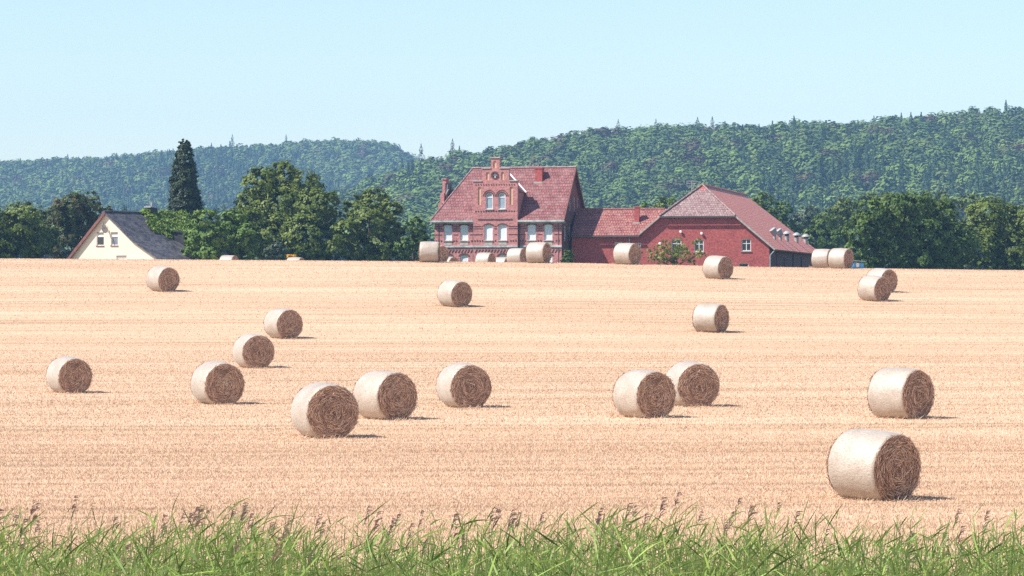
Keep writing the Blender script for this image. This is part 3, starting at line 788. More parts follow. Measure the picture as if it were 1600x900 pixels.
m = MB(); m.box(0.55,1.02,1.2,1.7,5.4,7.62); m.box(0.51,1.06,1.16,1.74,7.623,7.73); cho = m.build('chimney', M['barn_brick'], wro)
m = MB(); m.box(0.42,1.15,1.02,1.19,5.95,6.12); m.build('flashing', M['stone'], cho)
m = MB(); m.tube((0.25,-0.12,-0.3),(0.25,-0.12,4.6),0.055); m.build('downpipe', M['zinc'], wing)

# ------------------------------------------------------------------ cream house on the left
PC = math.radians(33)
ca = P(162.8, 330.8, 300.0); CZ = 1.2; CAP = ca.z - CZ
cream = empty('cream_house', (ca.x, ca.y, CZ), -PC)
tag(cream, 'cream rendered house with dark tiled roof partly overgrown with ivy', 'house')
CL = 11.9
def cz(x):
    if x < 0: return CAP + 0.97*x
    return CAP - 0.79*x if x < 3.36 else CAP - 0.79*3.36 - 0.56*(x-3.36)
cfn = lambda u, z, d: (u, 0.25 + d, z)
cw = [(-0.69,2.75,0.86,1.13),(1.02,2.75,0.81,1.13),(1.86,0.4,1.21,1.32)]
chs = [rect(*q) for q in cw]
m = MB()
facade(m, [(-4.6,-0.8),(6.6,-0.8),(6.6,cz(6.6)-0.12),(3.36,cz(3.36)-0.12),(0,CAP-0.12),(-4.6,cz(-4.6)-0.12)], chs, cfn)
m.poly([(6.6,0.25,-0.8),(6.6,CL,-0.8),(6.6,CL,cz(6.6)-.1),(6.6,0.25,cz(6.6)-.1)]); m.poly([(-4.6,CL,-0.8),(-4.6,0.25,-0.8),(-4.6,0.25,cz(-4.6)-.1),(-4.6,CL,cz(-4.6)-.1)])
m.poly([(6.6,CL,-0.8),(-4.6,CL,-0.8),(-4.6,CL,cz(-4.6)-.12),(0,CL,CAP-.12),(3.36,CL,cz(3.36)-.12),(6.6,CL,cz(6.6)-.12)])
m.build('wall', M['cream'], cream)
for i, ((u, z, a, b), loop) in enumerate(zip(cw, chs)):
    o = win(cream, loop, cfn, u, z, a, b, [M['glass'], M['glass_pale'], M['white']][i], 0.05, False, 0.13)
    if i < 2:
        s = MB(); ubox(s, u-a/2+0.05, u+a/2-0.05, z+b-0.34, z+b-0.12, 0.09, 0.125, cfn); s.build('roller_blind', M['white'], o)
        s = MB(); ubox(s, u-a/2-0.06, u+a/2+0.06, z-0.10, z-0.012, -0.07, 0.05, cfn); s.build('sill', M['red_wood'], o)
    s = MB(); ubox(s, u-a/2, u+a/2, z+b+0.002, z+b+0.07, -0.01, 0.12, cfn); s.build('lintel', M['dark'], o)
m = MB()
m.slab([(0,-0.02,CAP),(3.36,-0.02,cz(3.36)),(3.36,CL+0.2,cz(3.36)),(0,CL+0.2,CAP)], 0.12)
m.slab([(3.36,-0.02,cz(3.36)),(7.4,-0.02,cz(7.4)),(7.4,CL+0.2,cz(7.4)),(3.36,CL+0.2,cz(3.36))], 0.12)
m.slab([(0,-0.02,CAP),(-5.0,-0.02,cz(-5.0)),(-5.0,CL+0.2,cz(-5.0)),(0,CL+0.2,CAP)], 0.12)
cro = m.build('roof', M['slate'], cream)
m = MB(); m.slab([(0,-0.08,CAP+.02),(-5.0,-0.08,cz(-5.0)+.02),(-5.0,0.0,cz(-5.0)+.02),(0,0.0,CAP+.02)], 0.26); m.build('bargeboard', M['red_wood'], cro)
m = MB(); m.tube((0,-0.05,CAP+0.02),(0,CL,CAP+0.02),0.11,n=8); m.build('ridge_tiles', M['slate'], cro)
m = MB(); m.box(-0.3,0.35,6.3,7.3,CAP-0.5,CAP+0.52); cho = m.build('chimney', M['dark'], cro)
m = MB(); m.box(-0.38,0.43,6.2,6.7,CAP+0.523,CAP+0.62); m.tube((0,6.9,CAP+0.5),(0,6.9,CAP+1.05),0.10); m.tube((0.1,6.45,CAP+0.6),(0.1,6.45,CAP+1.5),0.02); m.build('flue', M['zinc'], cho)
m = MB()
m.poly([(2.2,6.5,cz(2.2)),(4.2,6.5,cz(4.2)),(4.2,6.5,4.05)]); m.poly([(4.2,6.5,cz(4.2)-.1),(4.2,11.6,cz(4.2)-.1),(4.2,11.6,4.05),(4.2,6.5,4.05)]); m.poly([(2.2,11.6,cz(2.2)),(4.2,11.6,cz(4.2)),(4.2,11.6,4.05)])
m.slab([(1.9,6.35,4.32),(4.5,6.35,4.05),(4.5,11.8,4.05),(1.9,11.8,4.32)], 0.12)
m.build('dormer', M['dark'], cro)
m = MB(); m.lathe([(0.38,0.0),(0.40,0.03),(0.30,-0.03),(0.12,-0.08)], (0,0,0), 18)
do = m.build('satellite_dish', M['stone'], cream); do.location = (0.22,-0.25,4.25); do.rotation_euler = (math.radians(75),0,math.radians(88))
m = MB(); m.tube((-0.02,0.24,4.6),(-0.02,-0.05,4.62),0.025); m.tube((-0.02,-0.05,4.4),(-0.02,-0.05,4.95),0.03); m.tube((0.0,-0.05,4.55),(0.2,-0.25,4.3),0.03); m.build('dish_bracket', M['pipe'], cream)

# ivy over the rear of its roof
r = np.random.default_rng(21)
def roofpts(n):
    out = []
    while len(out) < n:
        x, y = r.uniform(-0.1, 3.9), r.uniform(4.2, 12.0)
        edge = 5.0 + 0.9*math.sin(x*2.1) - 0.35*x*(x < 1.6) + 0.9*(x > 2.2)*(x-2.2)
        if y < edge + r.normal()*0.25: continue
        if x > 2.4 and y > 6.3: z = 4.2 - 0.1*(x-1.9)
        elif x > 2.4 and y > 5.2 + (x-2.4)*0.75 + 0.8: z = cz(x)
        elif x > 2.5 and y < 5.3 + (x-2.4)*0.55: continue
        else: z = cz(x)
        out.append((x, y, z))
    return np.array(out)
pp = roofpts(5200); bump = np.where(pp[:,0] > 2.4, 0.08, 0.12) + np.where(pp[:,0] > 2.4, 0.10, 0.30)*(0.5+0.5*np.sin(pp[:,0]*3.1+1)*np.sin(pp[:,1]*2.3))
pp[:,2] += bump*r.random(len(pp))**0.5
v, q = leaf_quads(pp, unit(np.array([0.35,-0.25,0.75]) + r.normal(size=pp.shape)*0.5), 0.27*(0.6+0.8*r.random(len(pp))), r=r)
ivy = empty('climbing_ivy', (ca.x, ca.y, CZ), -PC); tag(ivy, 'bright green ivy smothering the rear roof and dormer of the cream house', 'ivy')
link('foliage', np_mesh('foliage', v, q), M['leaf_ivy'], ivy)
m = MB(); m.tube((0.3,11.9,-0.5),(0.6,11.9,3.2),0.10,0.06,7); m.tube((0.6,11.9,3.2),(1.6,10.6,cz(1.6)+0.08),0.06,0.03,7); m.tube((1.6,10.6,cz(1.6)+0.08),(0.9,7.0,cz(0.9)+0.08),0.04,0.02,7); m.build('stem', M['bark'], ivy)

# ------------------------------------------------------------------ trees near the farm
col = [(289,226,9),(288,236,12),(288,247,14),(287,259,16.5),(288,272,18.5),(287,285,20),(288,299,21),(289,315,22.5),(291,331,24),(300,322,17),(281,330,17),(290,348,22),(306,334,12)]
tree('columnar_tree', 'tall narrow dark columnar evergreen behind the cream house', 'tree', col, 326, M['leaf_cypress'], per_m2=60, size=0.30, seed=11, lo=0.75, depth=0.5)
tree('maple_tree', 'bright green young maple between the cream house and the big round tree', 'tree', [(322,344,20),(310,372,22),(333,368,22),(300,392,17),(325,396,22)], 301, M['leaf_bright'], per_m2=30, size=0.42, seed=12)
tree('round_tree', 'broad mid green bushy tree leaning on the left flank of the biggest tree', 'tree', [(366,346,20),(356,372,22),(382,372,24),(350,396,20),(376,396,22)], 303, M['leaf_bright'], per_m2=28, size=0.42, seed=13)
tree('linden_tree', 'biggest dark green dome shaped tree left of the villa', 'tree', [(440,278,28),(408,288,28),(470,296,32),(398,322,32),(440,325,44),(490,326,32),(512,318,20),(522,342,16),(388,352,28),(430,370,40),(482,372,40),(510,372,22),(440,394,26),(500,396,20)], 326, M['leaf_mid'], per_m2=24, size=0.45, seed=14)
tree('walnut_tree', 'dark green tree with drooping crown just right of the biggest tree', 'tree', [(586,312,20),(558,324,20),(608,330,20),(578,346,32),(541,362,22),(606,366,26),(560,386,25),(594,388,25),(526,386,16)], 320, M['leaf_mid'], per_m2=26, size=0.45, seed=15)
tree('plum_tree', 'small dusky tree beside the left corner of the brick villa', 'tree', [(649,353,16),(654,374,16),(640,382,20),(661,390,11),(625,392,14)], 318, M['leaf_dark'], per_m2=30, size=0.38, seed=16)
tree('elder_shrub', 'grey green shrub at the foot of the biggest tree', 'shrub', [(432,388,13),(442,396,11),(422,397,11)], 312, M['leaf_grey'], per_m2=40, size=0.3, seed=17)
tree('copper_tree', 'tree with reddish crown behind the left gable of the cream house', 'tree', [(138,320,22),(112,326,28),(163,336,15),(128,352,28),(90,345,28),(150,360,20),(105,380,30)], 336, M['leaf_autumn'], per_m2=24, size=0.42, seed=18)
tree('field_tree', 'dense green tree at the far left edge of the field crest', 'tree', [(40,345,32),(15,365,34),(62,372,28),(35,392,30),(-15,360,40),(-10,395,36)], 318, M['leaf_mid'], per_m2=22, size=0.45, seed=19)
tree('oak_tree', 'large dense dark green tree at the right end of the field crest', 'tree', [(1400,328,28),(1432,324,26),(1366,333,26),(1342,362,26),(1390,366,40),(1442,366,44),(1334,394,18),(1372,398,26),(1440,404,30),(1472,338,28),(1488,380,40),(1410,398,28)], 318, M['leaf_dark'], per_m2=24, size=0.45, seed=20)
tree('oak_tree', 'tree beyond the right end of the big dark green tree on the crest', 'tree', [(1540,340,34),(1572,352,36),(1530,380,40),(1580,392,40),(1620,360,44)], 330, M['leaf_mid'], per_m2=20, size=0.45, seed=22)
tree('hedge', 'low dark hedge closing the gap under the crest trees at the right end', 'hedge', [(x, 412 + (x % 3), 11) for x in range(1352, 1626, 13)], 328, M['leaf_dark'], per_m2=26, size=0.40, trunk_h=0.8, seed=40, depth=0.02)
tree('hedge', 'low green hedge under the trees between the biggest tree and the villa', 'hedge', [(x, 402 + (x % 3), 10) for x in range(400, 676, 12)], 330, M['leaf_dark'], per_m2=26, size=0.40, trunk_h=0.8, seed=41, depth=0.02)
BT = -2.5
tree('ash_tree', 'lime green tree rising behind the barn ridge on its right', 'tree', [(1192,314,15),(1180,326,14),(1206,328,14),(1192,345,18)], 430, M['leaf_lime'], per_m2=18, size=0.5, seed=23, base=BT)
tree('birch_tree', 'dark drooping tree close behind the right barn roof', 'tree', [(1222,330,16),(1226,352,17),(1214,350,14),(1236,368,16)], 440, M['leaf_dark'], per_m2=18, size=0.5, seed=24, base=BT)
tree('willow_tree', 'pale grey green tree behind the far end of the barn roof', 'tree', [(1262,336,16),(1250,348,17),(1272,352,18),(1258,372,18)], 460, M['leaf_grey'], per_m2=16, size=0.5, seed=25, base=BT)
tree('alder_tree', 'dark green tree between the roof vents and the big tree on the crest', 'tree', [(1288,352,20),(1276,374,22),(1300,376,22),(1290,396,22)], 420, M['leaf_dark'], per_m2=18, size=0.5, seed=26, base=BT)
tree('beech_tree', 'mid green tree peeping over the left shoulder of the big crest tree', 'tree', [(1318,326,18),(1304,340,20),(1334,330,16),(1322,350,20)], 470, M['leaf_mid'], per_m2=16, size=0.5, seed=27, base=BT)
tree('beech_tree', 'mid green tree behind the crown top of the big crest tree', 'tree', [(1360,312,14),(1385,318,18),(1450,312,16),(1420,320,18),(1480,316,18),(1520,318,18)], 520, M['leaf_mid'], per_m2=14, size=0.55, seed=28, base=BT-2)
tree('lime_tree', 'yellow green tree behind the wing chimney, left of the barn roof', 'tree', [(1042,318,14),(1028,328,13),(1058,328,12),(1042,340,15)], 420, M['leaf_lime'], per_m2=20, size=0.48, seed=29, base=BT)
tree('lime_tree', 'low yellow green tree top showing over the wing roof beside the villa', 'tree', [(1003,326,10),(985,334,11),(1012,338,11),(960,338,10)], 430, M['leaf_bright'], per_m2=18, size=0.48, seed=30, base=BT)
tree('hazel_shrub', 'yellowish shrub top just above the wing roof against the villa gable', 'shrub', [(925,338,9),(938,342,9),(915,345,9)], 420, M['leaf_lime'], per_m2=22, size=0.4, seed=31, base=BT)
tree('apple_bush', 'airy yellow green bush with orange tinged leaves before the barn wall', 'bush', [(1050,390,16),(1030,393,14),(1074,390,15),(1090,400,12),(1020,404,10),(1058,376,8),(1090,376,5),(1036,378,6),(1012,392,6),(1062,400,18),(1040,398,18),(1082,402,14),(1025,404,13),(1052,398,20)], 308, M['leaf_bush'], per_m2=11, size=0.25, seed=32, lo=0.3)
tree('yew_shrub', 'small dark evergreen shrub at the right corner of the villa', 'shrub', [(888,396,8),(884,404,8),(894,405,8),(887,410,9)], 322, M['leaf_dark'], per_m2=60, size=0.22, seed=33)

def yellow_flowers():
    r = np.random.default_rng(5); d = 308.0; p0 = P(455.5, 405, d); gz = float(ground_z(p0.x, d))
    top = (450-398.2)/F*d - gz
    o = empty('flower_clump', (p0.x, d, gz)); tag(o, 'yellow flowering clump behind a pale bale top below the biggest tree', 'flowers')
    n = 900; c = np.stack([r.uniform(-0.42,0.42,n), r.uniform(-0.35,0.35,n), top - 0.30*r.random(n)**1.5], -1)
    v, q = leaf_quads(c, unit(r.normal(size=(n,3))+np.array([0,-0.5,0.8])), 0.10, r=r); link('blossoms', np_mesh('blossoms', v, q), plain('yellow_petals', (0.75,0.42,0.03), 0.7, 0.2, 0.15), o)
    n = 1600; c = np.stack([r.uniform(-0.45,0.45,n), r.uniform(-0.35,0.35,n), (top-0.25)*r.random(n)], -1)
    v, q = leaf_quads(c, unit(r.normal(size=(n,3))), 0.16, r=r); link('foliage', np_mesh('foliage', v, q), M['leaf_mid'], o)
yellow_flowers()

# blue covered pile behind the pair of bales
def pile():
    d = 300.0; p0 = P(1342, 412, d); gz = float(ground_z(p0.x, d))
    o = empty('covered_pile', (p0.x, d, gz), 0.2); tag(o, 'blue and white film wrapped pile under a grey sheet behind the bale pair', 'covered pile')
    top = (450-406)/F*d - gz
    r = np.random.default_rng(9)
    k = 0
    for ix in range(3):
        for iz in range(4):
            h = top*0.86/4; m = MB()
            x = -0.55 + ix*0.40 + r.uniform(-0.03,0.03)
            m.lathe([(0.10,0.0),(0.19,0.06*h),(0.21,0.5*h),(0.19,0.93*h),(0.10,h*0.985)], (x, r.uniform(-0.05,0.05), iz*h), 12)
            m.build('wrapped_pack', M['pane_blue'] if r.random() < 0.68 else M['white'], o); k += 1
    m = MB(); m.slab([(-0.85,-0.35,top+0.0),(0.62,-0.35,top-0.16),(0.62,0.45,top-0.16),(-0.85,0.45,top+0.0)], 0.05); m.build('cover_sheet', M['zinc'], o)
pile()

# ------------------------------------------------------------------ round straw bales
def wrap_material():
    m, nt, out = mat('net_wrapped_straw')
    tc = N(nt, 'ShaderNodeTexCoord'); oi = N(nt, 'ShaderNodeObjectInfo')
    ad = N(nt, 'ShaderNodeVectorMath', operation='MULTIPLY_ADD'); ad.inputs[1].default_value = (1,1,1)
    sc3 = N(nt, 'ShaderNodeMath', operation='MULTIPLY'); sc3.inputs[1].default_value = 37.0; nt.links.new(oi.outputs['Random'], sc3.inputs[0])
    nt.links.new(tc.outputs['Object'], ad.inputs[0]); nt.links.new(sc3.outputs[0], ad.inputs[2])
    mp = N(nt, 'ShaderNodeMapping'); mp.inputs['Scale'].default_value = (14, 30, 30); nt.links.new(ad.outputs[0], mp.inputs['Vector'])
    fine = N(nt, 'ShaderNodeTexNoise', i_Scale=1.0, i_Detail=5.0, i_Roughness=0.75); nt.links.new(mp.outputs[0], fine.inputs['Vector'])
    big = N(nt, 'ShaderNodeTexNoise', i_Scale=2.2, i_Detail=5.0, i_Roughness=0.65); nt.links.new(ad.outputs[0], big.inputs['Vector'])
    c = ramp(nt, fine.outputs[0], [(0.28, (0.24,0.18,0.125)), (0.45, (0.39,0.315,0.245)), (0.7, (0.50,0.43,0.36))]).outputs[0]
    r2 = ramp(nt, big.outputs[0], [(0.35, (0.86,0.80,0.74)), (0.65, (1.06,1.06,1.06))]).outputs[0]
    c = mix(nt, 1.0, c, r2, 'MULTIPLY')
    net = N(nt, 'ShaderNodeMapping'); net.inputs['Scale'].default_value = (60,60,60); nt.links.new(tc.outputs['Object'], net.inputs['Vector'])
    vo = N(nt, 'ShaderNodeTexVoronoi', i_Scale=1.0); nt.links.new(net.outputs[0], vo.inputs['Vector'])
    nf = ramp(nt, vo.outputs['Distance'], [(0.25,(0.35,0.35,0.35)),(0.55,(0,0,0))]).outputs[0]
    c = mix(nt, nf, c, (0.52,0.56,0.55))
    p = principled(nt, out, c, 0.40, 0.55)
    p.inputs['Sheen Weight'].default_value = 0.15; p.inputs['Sheen Roughness'].default_value = 0.4; p.inputs['Sheen Tint'].default_value = (0.85,0.97,1.0,1)
    bp = N(nt, 'ShaderNodeBump', i_Strength=0.55, i_Distance=0.03); nt.links.new(fine.outputs[0], bp.inputs['Height']); nt.links.new(bp.outputs[0], p.inputs['Normal'])
    return m
def straw_end_material():
    m, nt, out = mat('packed_straw_end')
    tc = N(nt, 'ShaderNodeTexCoord'); oi = N(nt, 'ShaderNodeObjectInfo')
    sx = N(nt, 'ShaderNodeSeparateXYZ'); nt.links.new(tc.outputs['Object'], sx.inputs[0])
    at = N(nt, 'ShaderNodeMath', operation='ARCTAN2'); nt.links.new(sx.outputs[1], at.inputs[0]); nt.links.new(sx.outputs[2], at.inputs[1])
    ln = N(nt, 'ShaderNodeVectorMath', operation='LENGTH'); cb0 = N(nt, 'ShaderNodeCombineXYZ'); nt.links.new(sx.outputs[1], cb0.inputs[0]); nt.links.new(sx.outputs[2], cb0.inputs[1]); nt.links.new(cb0.outputs[0], ln.inputs[0])
    cs = N(nt, 'ShaderNodeMath', operation='COSINE'); sn = N(nt, 'ShaderNodeMath', operation='SINE'); nt.links.new(at.outputs[0], cs.inputs[0]); nt.links.new(at.outputs[0], sn.inputs[0])
    cb = N(nt, 'ShaderNodeCombineXYZ'); nt.links.new(cs.outputs[0], cb.inputs[0]); nt.links.new(sn.outputs[0], cb.inputs[1])
    rr = N(nt, 'ShaderNodeMath', operation='MULTIPLY_ADD'); rr.inputs[1].default_value = 22.0; nt.links.new(ln.outputs['Value'], rr.inputs[0])
    s3 = N(nt, 'ShaderNodeMath', operation='MULTIPLY'); s3.inputs[1].default_value = 50.0; nt.links.new(oi.outputs['Random'], s3.inputs[0]); nt.links.new(s3.outputs[0], rr.inputs[2])
    nt.links.new(rr.outputs[0], cb.inputs[2])
    no = N(nt, 'ShaderNodeTexNoise', i_Scale=1.6, i_Detail=6.0, i_Roughness=0.8); nt.links.new(cb.outputs[0], no.inputs['Vector'])
    c = ramp(nt, no.outputs[0], [(0.28,(0.21,0.105,0.058)),(0.50,(0.40,0.235,0.14)),(0.74,(0.64,0.43,0.27))]).outputs[0]
    p = principled(nt, out, c, 0.9, 0.15)
    bp = N(nt, 'ShaderNodeBump', i_Strength=0.9, i_Distance=0.05); nt.links.new(no.outputs[0], bp.inputs['Height']); nt.links.new(bp.outputs[0], p.inputs['Normal'])
    return m
def straw_material(name, a, b):
    m, nt, out = mat(name); g = N(nt, 'ShaderNodeNewGeometry')
    r = ramp(nt, g.outputs['Random Per Island'], [(0.0, a), (1.0, b)]); principled(nt, out, r.outputs[0], 0.7, 0.3); return m
M['wrap'] = wrap_material(); M['end'] = straw_end_material()
M['straw'] = straw_material('loose_straw', (0.20,0.09,0.055), (0.85,0.58,0.40))
M['wisp'] = straw_material('pale_straw', (0.45,0.32,0.2), (0.75,0.6,0.42))
R0, L0 = 0.75, 1.30

def wrap_mesh(seed):
    r = np.random.default_rng(seed); n = 64
    prof = [(-0.50,0.955),(-0.485,0.985),(-0.45,1.0),(-0.36,1.008),(-0.25,1.004),(-0.12,1.012),(0.0,1.006),(0.12,1.012),(0.25,1.004),(0.36,1.008),(0.45,1.0),(0.485,0.985),(0.50,0.955)]
    ph = r.uniform(0, 6.28, 6); V = []
    for t, k in prof:
        for i in range(n):
            a = 2*math.pi*i/n
            rad = R0*k*(0.99 + 0.035*max(0.0, math.cos(math.pi*t))**0.7 + 0.008*math.sin(2*a+ph[0]) + 0.006*math.sin(3*a+ph[1]+t*3) + 0.004*math.sin(7*a+ph[2]-t*5) + 0.003*r.normal())
            y, z = rad*math.sin(a), rad*math.cos(a)
            z = max(z, -R0*0.975)
            V.append((t*L0 + 0.006*math.sin(5*a+ph[3]), y, z))
    i = np.arange(len(prof)*n).reshape(len(prof), n); j = np.roll(i, -1, 1)
    q = np.stack([i[:-1], j[:-1], j[1:], i[1:]], -1).reshape(-1, 4)
    return np_mesh('net_wrap', np.array(V), q, True)
def end_mesh(seed, side):
    r = np.random.default_rng(seed); n = 64; rings = [1.0,0.985,0.93,0.8,0.65,0.5,0.35,0.2,0.08,0.0]; V = []
    for k, t in enumerate(rings):
        for i in range(n):
            a = 2*math.pi*i/n; bul = 0.045*(1-t*t) - 0.05*math.exp(-(t/0.13)**2) + r.normal()*0.006*(t < 0.99)
            rad = R0*0.955*t
            V.append((side*(L0*0.5 + bul), rad*math.sin(a), max(rad*math.cos(a), -R0*0.975)))
    i = np.arange(len(rings)*n).reshape(len(rings), n); j = np.roll(i, -1, 1)
    q = np.stack([i[:-1], j[:-1], j[1:], i[1:]], -1).reshape(-1, 4)
    if side > 0: q = q[:, ::-1]
    return np_mesh('straw_end', np.array(V), q, True)
def straws_mesh(seed, side, n=1500, ctr=False):
    """loose straw ends following the coils of the end face"""
    r = np.random.default_rng(seed)
    rad = R0*np.sqrt(r.random(n))*0.96; a = r.random(n)*2*np.pi
    ln = r.uniform(0.05, 0.30, n); wd = r.uniform(0.0035, 0.008, n)
    if ctr: rad = np.abs(r.normal(0.12, 0.10, n)); a = r.normal(-0.5, 0.9, n); ln = r.uniform(0.15, 0.35, n)
    c = np.stack([side*(L0*0.5 + 0.045*(1-(rad/R0)**2) + r.uniform(0.0, 0.03, n)), rad*np.sin(a), rad*np.cos(a)], -1)
    tang = np.stack([np.zeros(n), np.cos(a), -np.sin(a)], -1); rdir = np.stack([np.zeros(n), np.sin(a), np.cos(a)], -1)
    d = unit(tang*r.choice([-1,1], n)[:,None] + rdir*r.normal(0, 0.38, n)[:,None] + np.array([side,0,0])*np.abs(r.normal(0.06, 0.14, n))[:,None])
    w = unit(np.cross(d, np.array([side,0.0,0.0]) + 0.3*r.normal(size=(n,3))))
    e0, e1 = c - d*ln[:,None]/2, c + d*ln[:,None]/2
    for e in (e0, e1): e[:,2] = np.maximum(e[:,2], -R0*0.97)
    mid = (e0+e1)/2*np.array([1,1,1]) + np.array([side*0.006,0,0])
    v = np.stack([e0-w*wd[:,None], e0+w*wd[:,None], e1+w*wd[:,None], e1-w*wd[:,None]], 1).reshape(-1,3)
    return np_mesh('loose_straw', v, np.arange(4*n, dtype=np.int32).reshape(n,4))

def bale_proto(seed):
    root = empty('straw_bale', (0,0,0))
    link('net_wrap', wrap_mesh(seed), M['wrap'], root)
    for s in (1, -1):
        e = link('straw_end', end_mesh(seed*10+s, s), M['end'], root)
        link('loose_straw', straws_mesh(seed*20+s, s), M['straw'], e)
    return root
def copy_tree(o, parent=None):
    c = o.copy(); COL.objects.link(c)
    if parent is not None: c.parent = parent
    for chd in list(o.children): copy_tree(chd, c)
    return c
protos = [bale_proto(s) for s in (1, 2, 3, 4)]
used = set(); FEET = []
def ground_hit(px, row):
    for d in np.arange(58, 262, 0.1):
        if 450 - F*float(ground_z((px-800)/F*d, d))/d <= row: return d
    return 258.0
def top_hit(px, row):
    for d in np.arange(268, 330, 0.2):
        if 450 - F*(float(ground_z((px-800)/F*d, d)) + 1.47)/d >= row: return d
    return 305.0
#  overall x0, x1, top row, bottom row (None: hidden behind the crest), face width, face height, label
BALES = [
 (1294,1437,668,782,73,103,'largest and nearest straw bale at the lower right of the field'),
 (1360,1455,578,654,46,74,'straw bale standing alone behind the nearest one at the right edge'),
 (957,1056,577,653,62,70,'front bale of the overlapping pair in the right middle of the field'),
 (1038,1123,563,635.5,64,66,'rear bale of the overlapping pair in the right middle of the field'),
 (1083.6,1137.7,472,519,22,42,'lone bale turned mostly sideways in the field below the barn'),
 (1341.7,1390.8,433,470.5,25,37,'front bale of the two touching in view below the big crest tree'),
 (1355,1399.7,421,456.7,24,35,'rear bale of the two touching in view below the big crest tree'),
 (1099,1144.8,399.5,435.7,23,34,'bale just below the crest before the right half of the barn gable'),
 (960,1000,379.5,412,18,32,'bale on the crest before the wing, its end face in shade'),
 (1271,1300,391,418.6,9,28,'left bale of two end to end on the crest beyond the barn'),
 (1295,1332.5,388,418.6,14.5,30,'right bale of two end to end on the crest, showing its end'),
 (452.5,561.6,599,685,83,81,'big bale showing its full round end, lowest of the left half'),
 (553,650,580.7,656,60.5,71.5,'bale directly behind and right of the big full faced one'),
 (681,768,568,637,64.6,65,'bale standing alone in the centre of the field'),
 (298,381.7,566.7,632,61.7,62.8,'bale with pale straw wisp on its end, lowest of the diagonal three'),
 (363,429,520.6,575,50.6,50,'middle bale of the diagonal row of three on the left'),
 (413,472,481,529,39.4,44,'uppermost bale of the diagonal row of three on the left'),
 (230,279,417,455.6,31.4,37,'bale below the cream house on the upper left of the field'),
 (74,142,559,614.5,50,53.5,'leftmost bale low on the left side of the field'),
 (684,737,438,479.5,32,38.7,'lone bale in the field below the brick villa'),
 (657,686,378.5,410,3,31,'bale on the crest at the left corner of the villa, seen side on'),
 (671,695,383,None,12,26,'bale peeping out behind the side on bale at the left corner of the villa'),
 (693,710,401,None,9,26,'mostly hidden bale whose low top shows under the left villa windows'),
 (744,773,394,None,11,26,'half sunk bale beyond the crest before the middle of the villa'),
 (774,794,401.5,None,8,26,'barely showing pale bale top between the half sunk bale and the crest pair'),
 (792,824,387.5,None,12,28,'left and lower bale of the close pair on the crest before the villa'),
 (823.6,859,379,409.6,12,31,'right and taller bale of the close pair on the crest before the villa'),
 (347,368,402.8,None,8,26,'sliver of a bale top on the crest below the round green tree'),
 (449,474,401.5,None,9,26,'sliver of a bale top on the crest in front of yellow flowers'),
]
for i, (x0, x1, t, b, fw, fh, lab) in enumerate(BALES):
    cx = (x0+x1)/2; side = max(0.5, (x1-x0)-fw)
    th = math.atan2(side/L0, fw/(2*R0))
    if b is None: d = min(top_hit(cx, t), 296.5 if cx < 400 else 330); s = 1.0
    else:
        dn = ground_hit(cx, b); d = dn + 0.45*math.cos(th); s = 1.085*min(1.12, max(0.86, fh/F*dn/(2*R0)))
    x = (cx-800)/F*d; al = math.atan2(x, d)
    n = Vector((-math.sin(al)*math.cos(th) + math.cos(al)*math.sin(th), -math.cos(al)*math.cos(th) - math.sin(al)*math.sin(th)))
    pr = protos[i % 4]
    o = pr if (i % 4) not in used else copy_tree(pr)
    used.add(i % 4)
    gz = float(ground_z(x, d)); slope = float(ground_z(x, d+0.5) - ground_z(x, d-0.5))
    o.location = (x, d, gz + R0*0.975*s - 0.05); o.scale = (s, s, s)
    yaw = math.atan2(n.y, n.x); FEET.append((x, d, yaw, s))
    tilt = math.atan(slope*n.y)                      # the bale lies along the slope
    o.rotation_euler = (0, -tilt + (0.05 if i == 0 else random.uniform(-0.005, 0.03)), yaw)
    tag(o, lab, 'straw bale', 'round straw bales on the stubble field')
    if 'wisp' in lab:
        e = [c for c in o.children if c.name.startswith('straw_end')][0]
        link('straw_wisp', straws_mesh(77, 1, 90, True), M['wisp'], e)
    print('bale', i, round(d,1), 'scale', round(s,3), 'yaw', round(math.degrees(th),1))

